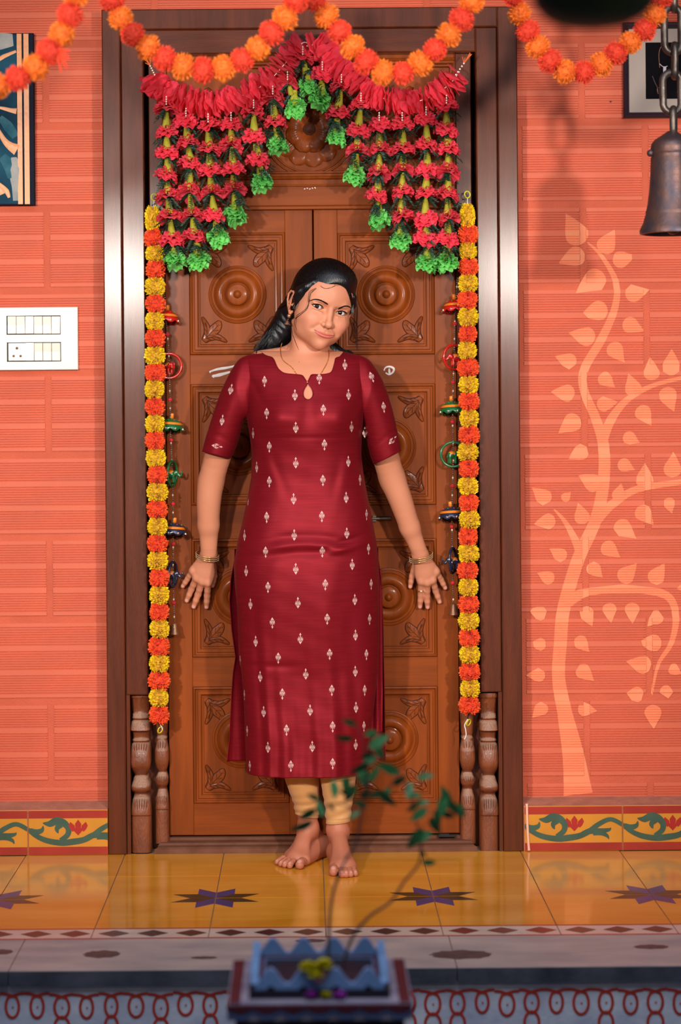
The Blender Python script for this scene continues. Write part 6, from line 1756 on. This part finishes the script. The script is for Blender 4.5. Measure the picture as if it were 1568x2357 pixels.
# ------------------------------------------------------------------ switchboard
M_plast = mat('white_plastic', rgb(226,212,198), .18, .5, coat=.5, coat_rough=.08); M_rock = mat('rocker_plastic', rgb(224,208,190), .22, .5, coat=.4); M_chrome = mat('chrome_trim', rgb(190,190,186), .15, metal=1)
SY = WY-.0045
sb = thing('switchboard', 'white switch plate with two rows of switches on the left orange wall', 'switch', P(90,779,SY)); 
def pxbox(mb, x0, y0, x1, y1, ya, yb, bev=.001, mi=0): a = P(x0,y0,ya); b = P(x1,y1,ya); mb.box(a.x, b.x, ya, yb, b.z, a.z, mi, bev)
mb = MB(); pxbox(mb, -24,708,180,851, SY-.010, WY, .002); o1 = mb.build('plate', M_plast, sb); kids = [o1]
for (x0,y0,x1,y1) in ((16,727,141,770),(17,788,142,832)):
    mb = MB(); a = P(x0,y0,SY); b = P(x1,y1,SY); mb.rectframe(a.x, b.x, b.z, a.z, [(0,SY-.0098),(0,SY-.0115),(.0012,SY-.0120),(.0020,SY-.0112),(.0021,SY-.006)]); kids.append(mb.build('trim_ring', M_chrome, sb))
    mb = MB(); mb.box(a.x+.001, b.x-.001, SY-.0101, SY-.006, b.z+.001, a.z-.001); kids.append(mb.build('recess', M_dark, sb))
rocks = [(19+k*20.2, 729, 19+(k+1)*20.2-.9, 768, k in (2,5)) for k in range(6)]+[(60+k*20.2, 790, 60+(k+1)*20.2-.9, 830, k == 0) for k in range(4)]
for (x0,y0,x1,y1,on) in rocks:
    a = P(x0,y0,SY); b = P(x1,y1,SY); mb = MB(); yt, yb_ = (SY-.0115, SY-.0145) if on else (SY-.0135, SY-.0122)
    zm = (a.z+b.z)/2
    mb.add([(a.x,yt,a.z),(b.x,yt,a.z),(b.x,(yt+yb_)/2+.0004,zm),(a.x,(yt+yb_)/2+.0004,zm),(a.x,yb_,b.z),(b.x,yb_,b.z),(a.x,SY-.009,a.z),(b.x,SY-.009,a.z),(a.x,SY-.009,b.z),(b.x,SY-.009,b.z)],
      [(0,3,2,1),(3,4,5,2),(0,1,7,6),(4,8,9,5),(0,6,8,4,3),(1,2,5,9,7)])
    kids.append(mb.build('switch', M_rock, sb))
mb = MB(); pxbox(mb, 19,790,59.3,830, SY-.0128, SY-.009, .0006); so = mb.build('socket', M_rock, sb); kids.append(so)
for (x,y,r_) in ((39,801.5,.0037),(31.5,819.5,.0033),(47.5,819.5,.0033)):
    mb = MB(); mb.lathe([(.0001,.0004),(r_,.0004),(r_,0)], 16, Matrix.Translation(P(x,y,SY-.0129)) @ Matrix.Rotation(math.pi/2,4,'X')); q = mb.build('socket_hole', mat('brown_hole', rgb(120,84,56), .5), so, True)
rel(sb, *kids)
# ------------------------------------------------------------------ pictures
pt = thing('abstract_painting', 'blue abstract painting with gold bands hanging on the left wall', 'painting', P(0,272,WY-.02)); kids = []
M_deep = mat('deep_blue_paint', rgb(10,26,44), .75, .12, col2=rgb(34,84,104), vscale=7, bump=.5, bscale=60, detail=8); M_pale = mat('pale_paint', rgb(120,128,128), .8, .1, col2=rgb(170,164,158), vscale=18, bump=.4, bscale=60)
M_teal = mat('teal_paint', rgb(30,78,94), .8, .1, col2=rgb(70,112,122), vscale=24, bump=.4, bscale=60)
M_goldp = mat('copper_gold_band', rgb(212,134,72), .4, .5, var=.08, vscale=14, bump=.4, bscale=80); M_navy = mat('navy_edge', rgb(14,18,36), .7, .15)
PY = WY-.028
mb = MB(); mb.box(PX(-130,80,PY), PX(79,400,PY), PY, WY-.003, PZ(40,472,PY), PZ(40,76,PY), 0, .001); kids.append(mb.build('canvas', M_navy, pt))
mb = MB(); mb.box(PX(-125,80,PY), PX(39,300,PY), PY-.001, PY, PZ(20,469,PY), PZ(20,80,PY)); kids.append(mb.build('painted_field', M_deep, pt))
for x0, x1 in ((38.5,49.5),(54,65.5)):
    mb = MB(); a = P(x0,78,PY); b = P(x0+3.5,470,PY); c = P(x1,78,PY); d = P(x1+3.5,470,PY); mb.add([(a.x,PY-.002,a.z),(c.x,PY-.002,c.z),(d.x,PY-.002,d.z),(b.x,PY-.002,b.z),(a.x,PY,a.z),(c.x,PY,c.z),(d.x,PY,d.z),(b.x,PY,b.z)],[(0,1,2,3),(0,4,5,1),(2,6,7,3),(1,5,6,2),(0,3,7,4)]); kids.append(mb.build('gold_band', M_goldp, pt))
def stroke(pts, w, m, nm, y=PY-.0016):
    mb = MB(); c = catmull([P(a,b,y) for a,b in pts], 6); n = len(c); ww = np.interp(np.linspace(0,1,n), np.linspace(0,1,len(w)), w); mb.tube(c, [q*.0011 for q in ww], 6, flat=.08); kids.append(mb.build(nm, m, pt))
stroke([(-20,150),(5,132),(20,125),(37,118)], [3,5,4,3], M_goldp, 'gold_line'); stroke([(-10,246),(10,250),(25,254),(38,256)], [2,4,5,7], M_goldp, 'gold_line')
stroke([(-12,285),(8,320),(22,335),(39,345)], [3,6,9,14], M_goldp, 'gold_line', PY-.0020); stroke([(-15,415),(0,425),(15,440),(21,455)], [2,4,6,3], M_goldp, 'gold_line'); stroke([(-15,425),(0,436),(6,447)], [3,6,7], M_goldp, 'gold_line')
stroke([(-30,100),(0,95),(30,92)], [18,20,14], M_pale, 'brush_patch', PY-.0012); stroke([(0,270),(18,290),(36,315)], [6,12,9], M_teal, 'brush_patch', PY-.0013); stroke([(32,362),(34,390),(37,430),(38,462)], [6,16,10,8], M_pale, 'brush_patch', PY-.0012); stroke([(5,360),(20,380),(26,410)], [10,14,8], M_teal, 'brush_patch', PY-.0012)
rel(pt, *kids)
fp = thing('framed_picture', 'dark framed black picture with a wide grey mount on the right wall', 'picture', P(1560,165,WY-.02)); kids = []
FY = WY-.022; X0, X1 = PX(1436,200,FY), PX(1436,200,FY)+.40; Zb, Zt = PZ(1500,271,FY), PZ(1500,50,FY)
M_frame = mat('dark_purple_frame', rgb(46,26,36), .35, .5, coat=.3)
mb = MB(); mb.rectframe(X0, X1, Zb, Zt, [(0,WY-.003),(0,FY+.003),(.003,FY),(.008,FY+.002),(.010,FY+.008),(.0145,FY+.010),(.0165,FY+.014)]); kids.append(mb.build('frame', M_frame, fp))
mb = MB(); mb.box(X0+.0165, X1-.0165, FY+.0142, FY+.018, Zb+.0165, Zt-.0165); kids.append(mb.build('mount', mat('grey_mount', rgb(168,152,142), .8), fp))
mb = MB(); q0 = P(1486,98,FY+.014); q1 = P(1486,228,FY+.014); mb.box(q0.x, X1-.055, FY+.0138, FY+.0142, q1.z, q0.z); kids.append(mb.build('print', mat('black_print', rgb(12,10,14), .8, .08), fp))
def pl(pts, r_, m, nm):
    mb = MB(); mb.tube(catmull([P(a,b,FY+.0136) for a,b in pts], 6), r_, 5, flat=.1); kids.append(mb.build(nm, m, fp))
M_ol = mat('orange_line', rgb(170,100,60), .6)
pl([(1530,105),(1522,108),(1518,118),(1517,130),(1518,145),(1519,156)], .0006, M_ol, 'drawn_line'); pl([(1519,147),(1524,152),(1530,154),(1537,152)], .0008, mat('white_line', rgb(214,205,205), .6), 'drawn_line')
pl([(1502,175),(1508,190),(1514,203),(1515,216)], .0009, mat('plum_line', rgb(84,40,46), .6), 'drawn_line'); pl([(1524,198),(1516,202)], .0006, M_ol, 'drawn_line'); pl([(1513,204),(1514,212),(1516,216)], .0006, M_ol, 'drawn_line')
mb = MB(); a = P(1527,154,FY+.0136); b = P(1534,170,FY+.0136); mb.box(a.x, b.x, FY+.0133, FY+.0138, b.z, a.z); kids.append(mb.build('white_patch', mat('white_patch', rgb(196,184,196), .6), fp))
rel(fp, *kids)
mb = MB(); mb.lathe([(.0001,.004),(.002,.0038),(.0024,.002),(.0012,0),(.0012,-.01)], 10, Matrix.Translation(P(1405.5,234,WY-.004)) @ Matrix.Rotation(math.pi/2,4,'X')); nl = mb.build('wall_nail', M_chrome, None, True); nl['label'] = 'small metal nail in the right wall, left of the framed picture'; nl['category'] = 'nail'
# ------------------------------------------------------------------ temple bell on a chain
M_iron = mat('dark_iron', rgb(74,66,62), .40, .5, col2=rgb(110,98,90), vscale=40, metal=.75, bump=.5, bscale=90)
M_bell = mat('aged_bell_metal', rgb(70,66,76), .45, .5, col2=rgb(116,80,66), vscale=22, metal=.65, bump=.5, bscale=60)
BY = -.66; bc = P(1548,440,BY); tb = thing('hanging_bell', 'large old metal bell hanging from a chain at the right edge', 'bell', tuple(bc))
u = (CAMD+BY)/FPX
def Zr(py): return P(1548,py,BY).z-bc.z
prof_ = [(.0001,Zr(301)),(10*u,Zr(302)),(20*u,Zr(309)),(40*u,Zr(322)),(47*u,Zr(331)),(49*u,Zr(342)),(47*u,Zr(349)),(49*u,Zr(353)),(47*u,Zr(358)),(49*u,Zr(365)),(50*u,Zr(400)),(53*u,Zr(440)),(57*u,Zr(470)),(60*u,Zr(484)),(62*u,Zr(488)),(61*u,Zr(492)),(63*u,Zr(497)),(67*u,Zr(512)),(73*u,Zr(524)),(76*u,Zr(531)),(75*u,Zr(538)),(70*u,Zr(539)),(62*u,Zr(530)),(52*u,Zr(480)),(40*u,Zr(350))]
mb = MB(); mb.lathe(prof_, 48); mb.build('bell', M_bell, tb, 45)
mb = MB(); mb.tube([(0,0,Zr(350)),(0,0,Zr(520))], .004, 8); mb.ico((0,0,Zr(525)), .016, 2); mb.build('clapper', M_iron, tb, True)
mb = MB()
for a in (math.pi*1.02, 0.0): mb.ico((51*u*math.cos(a), -.008, Zr(353)), .0085, 2)
mb.build('lug', M_bell, tb, True)
def linkm(cx, y0, y1, w, ang, r_):
    mb = MB(); zc = (P(1548,y0,BY).z+P(1548,y1,BY).z)/2-bc.z; h = (y1-y0)/2*u-r_; x = (cx-1548)*u; ca, sa = math.cos(ang), math.sin(ang); pts = []
    for k in range(28):
        a = 2*math.pi*k/28; q = w*u*.5; xx = q*math.cos(a); zz_ = (h-q)*(1 if math.sin(a) > 0 else -1)+q*math.sin(a)
        pts.append((x+xx*ca, xx*sa, zc+zz_))
    mb.tube(pts, r_, 10, closed=True); mb.build('chain_link', M_iron, tb, True)
linkm(1552,8,130,42,.25,.0085); linkm(1556,95,185,30,1.45,.0080); linkm(1549,158,268,44,.2,.0085); linkm(1552,242,318,26,1.35,.0085); linkm(1556,-60,32,34,1.4,.0085)
# dark green rounded thing hanging close to the camera, top right; unidentified, bowl shape and cords made up
gy = -3.45; gc = P(1368,-5,gy); hp = thing('hanging_green_thing', 'dark green rounded thing hanging close to the camera, blurred at the top right', 'planter', tuple(gc)); u2 = (CAMD+gy)/FPX
mb = MB(); mb.lathe([(.0001,-72*u2),(40*u2,-70*u2),(80*u2,-62*u2),(115*u2,-45*u2),(138*u2,-20*u2),(146*u2,10*u2),(150*u2,30*u2),(146*u2,34*u2),(140*u2,20*u2)], 40); mb.build('bowl', mat('dark_green_surface', rgb(22,34,12), .5, .3, col2=rgb(44,50,16), vscale=12), hp, True)
mb = MB()
for a in (0, 2.1, 4.2): mb.tube([(146*u2*math.cos(a), 146*u2*math.sin(a), 30*u2), (0,0,.45)], .0012, 5)
mb.build('cord', M_thread, hp)
# ------------------------------------------------------------------ holy-basil planter in the courtyard
M_stone = mat('painted_stone', rgb(120,108,128), .7, .3, col2=rgb(158,146,160), vscale=20, bump=.4); M_dk = mat('dark_painted_stone', rgb(34,28,40), .6, .3, var=.2, vscale=20); M_mar = mat('maroon_paint', rgb(84,26,34), .6, .3, var=.15, vscale=20)
M_sky = mat('pale_blue_paint', rgb(112,142,184), .6, .3, var=.12, vscale=20); M_pblu = mat('scallop_blue_paint', rgb(84,100,140), .6, .3, var=.1)
tp = thing('tulasi_planter', 'painted stone planter with a scalloped pale blue rim, blurred in the foreground', 'planter', (-.005, -2.24, -.60)); O_ = Vector(tp.location)
def b2(mb, x0, x1, y0, y1, z0, z1, mi=0): mb.box(x0-O_.x, x1-O_.x, y0-O_.y, y1-O_.y, z0-O_.z, z1-O_.z, mi)
XA, XB = -.1285, .1555; YA, YB = -2.37, -2.095; ZT_ = .236
mb = MB(); b2(mb, XA, XB, YA, YB, ZT_-.026, ZT_); mb.build('ledge', M_stone, tp)
mb = MB(); b2(mb, XA+.012, XB-.012, YA+.012, YB-.012, ZT_-.045, ZT_-.026); b2(mb, XA+.03, XB-.03, YA+.03, YB-.03, ZT_-.10, ZT_-.045); b2(mb, XA+.015, XB-.015, YA+.015, YB-.015, -.60, ZT_-.10); mb.build('pedestal', M_dk, tp)
mb = MB()
b2(mb, XA+.002, XA+.020, YA+.002, YB-.002, ZT_, ZT_+.0008); mb.build('red_stripe', M_mar, tp); mb = MB(); b2(mb, XB-.020, XB-.002, YA+.002, YB-.002, ZT_, ZT_+.0008); mb.build('red_stripe', M_mar, tp)
def scall(mb, x0, x1, y, z0, z1, n, up=True, thick=.006, mi=0, amp=None):
    m = n*10; vs = []; amp = amp or (z1-z0)*.6
    for k in range(m+1):
        t = k/m; x = x0+(x1-x0)*t; w = abs(math.sin(math.pi*t*n))
        zt_ = z1-amp*(1-w) if up else z1; zb_ = z0 if up else z0+amp*(1-w)
        for (yy, zz_) in ((y, zb_), (y, zt_), (y+thick, zt_), (y+thick, zb_)): vs.append((x-O_.x, yy-O_.y, zz_-O_.z))
    mb.add(vs, [(4*k+j, 4*k+(j+1)%4, 4*k+4+(j+1)%4, 4*k+4+j) for k in range(m) for j in range(4)], mi)
mb = MB(); scall(mb, XA, XB, YA-.002, ZT_-.024, ZT_-.004, 7, False, .004, 0, .010); mb.build('scalloped_edge', M_pblu, tp)
mb = MB(); scall(mb, XA, XB, YA-.004, ZT_-.014, ZT_-.002, 7, False, .004, 0, .007); mb.build('maroon_edge', M_mar, tp)
PXA, PXB = -.0870, .1140; PYA, PYB = -2.335, -2.135; ZR_ = .284
mb = MB(); b2(mb, PXA, PXB, PYA, PYA+.012, ZT_, ZR_-.030); b2(mb, PXA, PXB, PYB-.012, PYB, ZT_, ZR_-.030); b2(mb, PXA, PXA+.012, PYA, PYB, ZT_, ZR_-.030); b2(mb, PXB-.012, PXB, PYA, PYB, ZT_, ZR_-.030); pot = mb.build('pot', M_mar, tp)
mb = MB(); b2(mb, PXA+.01, PXB-.01, PYA+.01, PYB-.01, ZT_, ZR_-.045); mb.build('soil', mat('grey_blue_soil', rgb(96,108,128), .9, bump=.8), tp)
mb = MB(); b2(mb, PXA+.012, PXB-.012, PYB-.014, PYB-.012, ZT_, ZR_-.032); b2(mb, PXA+.012, PXA+.014, PYA+.012, PYB-.012, ZT_, ZR_-.032); b2(mb, PXB-.014, PXB-.012, PYA+.012, PYB-.012, ZT_, ZR_-.032); mb.build('pot_lining', M_sky, tp)
mb = MB(); b2(mb, PXA-.008, PXB+.008, PYA-.008, PYB+.008, ZT_, ZT_+.014); mb.build('plinth', M_dk, tp)
mb = MB()
def wave(mb, a, b, n, depth=.012):
    m = n*12; vs = []; a = Vector(a); b = Vector(b); d = (b-a).normalized(); q = Vector((-d.y, d.x, 0))*depth/2
    for k in range(m+1):
        t = k/m; p = a.lerp(b, t); w = .5-.5*math.cos(2*math.pi*t*n)
        zt_ = ZR_-.026+.024*w; zb_ = ZR_-.058+.030*w
        for s, zz_ in ((1,zb_),(1,zt_),(-1,zt_),(-1,zb_)): v = p+q*s; vs.append((v.x-O_.x, v.y-O_.y, zz_-O_.z))
    mb.add(vs, [(4*k+j, 4*k+(j+1)%4, 4*k+4+(j+1)%4, 4*k+4+j) for k in range(m) for j in range(4)])
wave(mb, (PXA,PYA,0), (PXB,PYA,0), 4); wave(mb, (PXA,PYB,0), (PXB,PYB,0), 4); wave(mb, (PXA,PYA,0), (PXA,PYB,0), 4); wave(mb, (PXB,PYA,0), (PXB,PYB,0), 4)
mb.build('scalloped_rim', M_sky, tp)
# flowers offered on the planter
def offering(px, py, y, R_, m, nm, label, n=60, sq=.6):
    q = P(px, py, y); r = random.Random(int(px)); mb = MB(); mb.ico((0,0,0), R_*.6, 1, sc_=(1,1,sq))
    for i in range(n):
        th = r.uniform(0,6.28); el = r.uniform(-.2,1.2); d = Vector((math.cos(th)*math.cos(el), math.sin(th)*math.cos(el), math.sin(el)*sq)); a = Vector((-math.sin(th), math.cos(th), 0))*R_*.14
        mb.add([d*R_*.4-a*.5, d*R_*.4+a*.5, d*R_*.8+a, d*R_*.8-a, d*R_+a*.5, d*R_-a*.5], [(0,1,2,3),(3,2,4,5)])
    t = link(nm, mb.mesh(nm, m), None, q); t['label'] = label; t['category'] = 'flower'; return t
M_fy = mat('fresh_yellow_petal', rgb(206,190,16), .6, .2); M_fm = mat('magenta_petal', rgb(170,60,170), .6, .2)
a = offering(709, 2228, PYA-.004, .0150, M_fy, 'yellow_flower', 'yellow flower on the planter front rim, left of its pair', 90, .75); b = offering(745, 2222, PYA-.004, .0150, M_fy, 'yellow_flower', 'yellow flower on the planter front rim, right of its pair', 90, .75)
c = offering(727, 2243, PYA-.010, .0150, M_fy, 'yellow_flower', 'yellow flower hanging lowest in the bunch on the planter rim', 90, .75)
offering(716, 2288, YA+.022, .0110, M_fm, 'magenta_flower', 'small magenta flower lying on the planter ledge, left one'); offering(751, 2290, YA+.022, .0090, M_fy, 'yellow_flower', 'small yellow flower lying on the planter ledge between magenta ones'); offering(782, 2290, YA+.022, .0120, M_fm, 'magenta_flower', 'magenta flower lying on the planter ledge, right one')
# the sparse plant
M_stem = mat('brown_stem', rgb(84,66,62), .7, .2); M_leafg = mat('basil_leaf', rgb(44,104,48), .5, .4, col2=rgb(70,132,76), vscale=60); 
plant = thing('holy_basil_plant', 'sparse thin stemmed green plant growing from the planter, out of focus', 'plant', P(770,2230,-2.23)); PO = Vector(plant.location)
def stem(pts, r0, r1, y0=-2.23):
    mb = MB(); c = catmull([P(p[0], p[1], p[2] if len(p) > 2 else y0)-PO for p in pts], 6); n = len(c); mb.tube(c, [r0+(r1-r0)*i/(n-1) for i in range(n)], 6); mb.build('stem', M_stem, plant, True)
stem([(757,2240),(757,2150),(766,2060),(790,1990),(820,1940),(832,1870),(845,1800),(840,1730),(822,1670)], .0028, .0010)
stem([(785,2240),(810,2160),(850,2110),(900,2075),(930,2030),(965,1985),(968,1930),(955,1880),(945,1830),(930,1790)], .0028, .0010)
stem([(840,1810),(870,1830),(905,1800),(925,1775)], .0011, .0007); stem([(832,1870),(780,1850),(740,1860),(728,1880)], .0011, .0007); stem([(945,1850),(985,1870),(1030,1860),(1060,1880)], .0011, .0007); stem([(846,1790),(800,1790),(765,1795)], .001, .0007)
me_l = None
def bleaf(s):
    mb = MB(); n = 7; vs = []
    for i in range(n+1):
        t = i/n; w = .42*math.sin(math.pi*t**.8)**.9; 
        vs += [(-w*.5, t, .06*math.sin(3*t)), (0, t, -.05+.10*math.sin(3*t)), (w*.5, t, .06*math.sin(3*t))]
    mb.add(vs, [f for i in range(n) for f in ((3*i,3*i+1,3*i+4,3*i+3),(3*i+1,3*i+2,3*i+5,3*i+4))]); return mb.mesh('leaf', M_leafg, True)
me_l = bleaf(1); r = random.Random(21)
LV = [(822,1668,22),(815,1700,26),(838,1690,20),(848,1722,34),(862,1712,26),(830,1745,24),(850,1755,32),(870,1740,26),(826,1775,28),(805,1790,24),(855,1780,26),(872,1762,22),(768,1795,30),(790,1788,26),(820,1805,30),(848,1812,30),(868,1818,34),(832,1838,24),(885,1822,24),(905,1808,26),(922,1780,34),(900,1812,22),(815,1830,22),(845,1860,22),
 (728,1862,30),(722,1890,34),(742,1880,26),(738,1840,20),(770,1868,18),(805,1885,18),(945,1800,26),(960,1790,24),(935,1830,24),(952,1850,24),(965,1845,22),(985,1860,30),(1005,1862,26),(1028,1838,32),(1035,1860,34),(1015,1880,34),(990,1880,30),(975,1905,36),(995,1915,30),(1048,1880,28),(1068,1882,22),(970,1985,22),(965,1960,14)]
for x, y, s in LV:
    o = link('leaf', me_l, plant, P(x, y, -2.23+r.uniform(-.03,.03))-PO); o.rotation_euler = (r.uniform(-.8,.8)+math.pi/2, r.uniform(-.6,.6), r.uniform(-.4,.4)); o.rotation_euler.rotate_axis('Z', r.uniform(0, 6.28)); k = s*.00072*1.7; o.scale = (k, k, k)
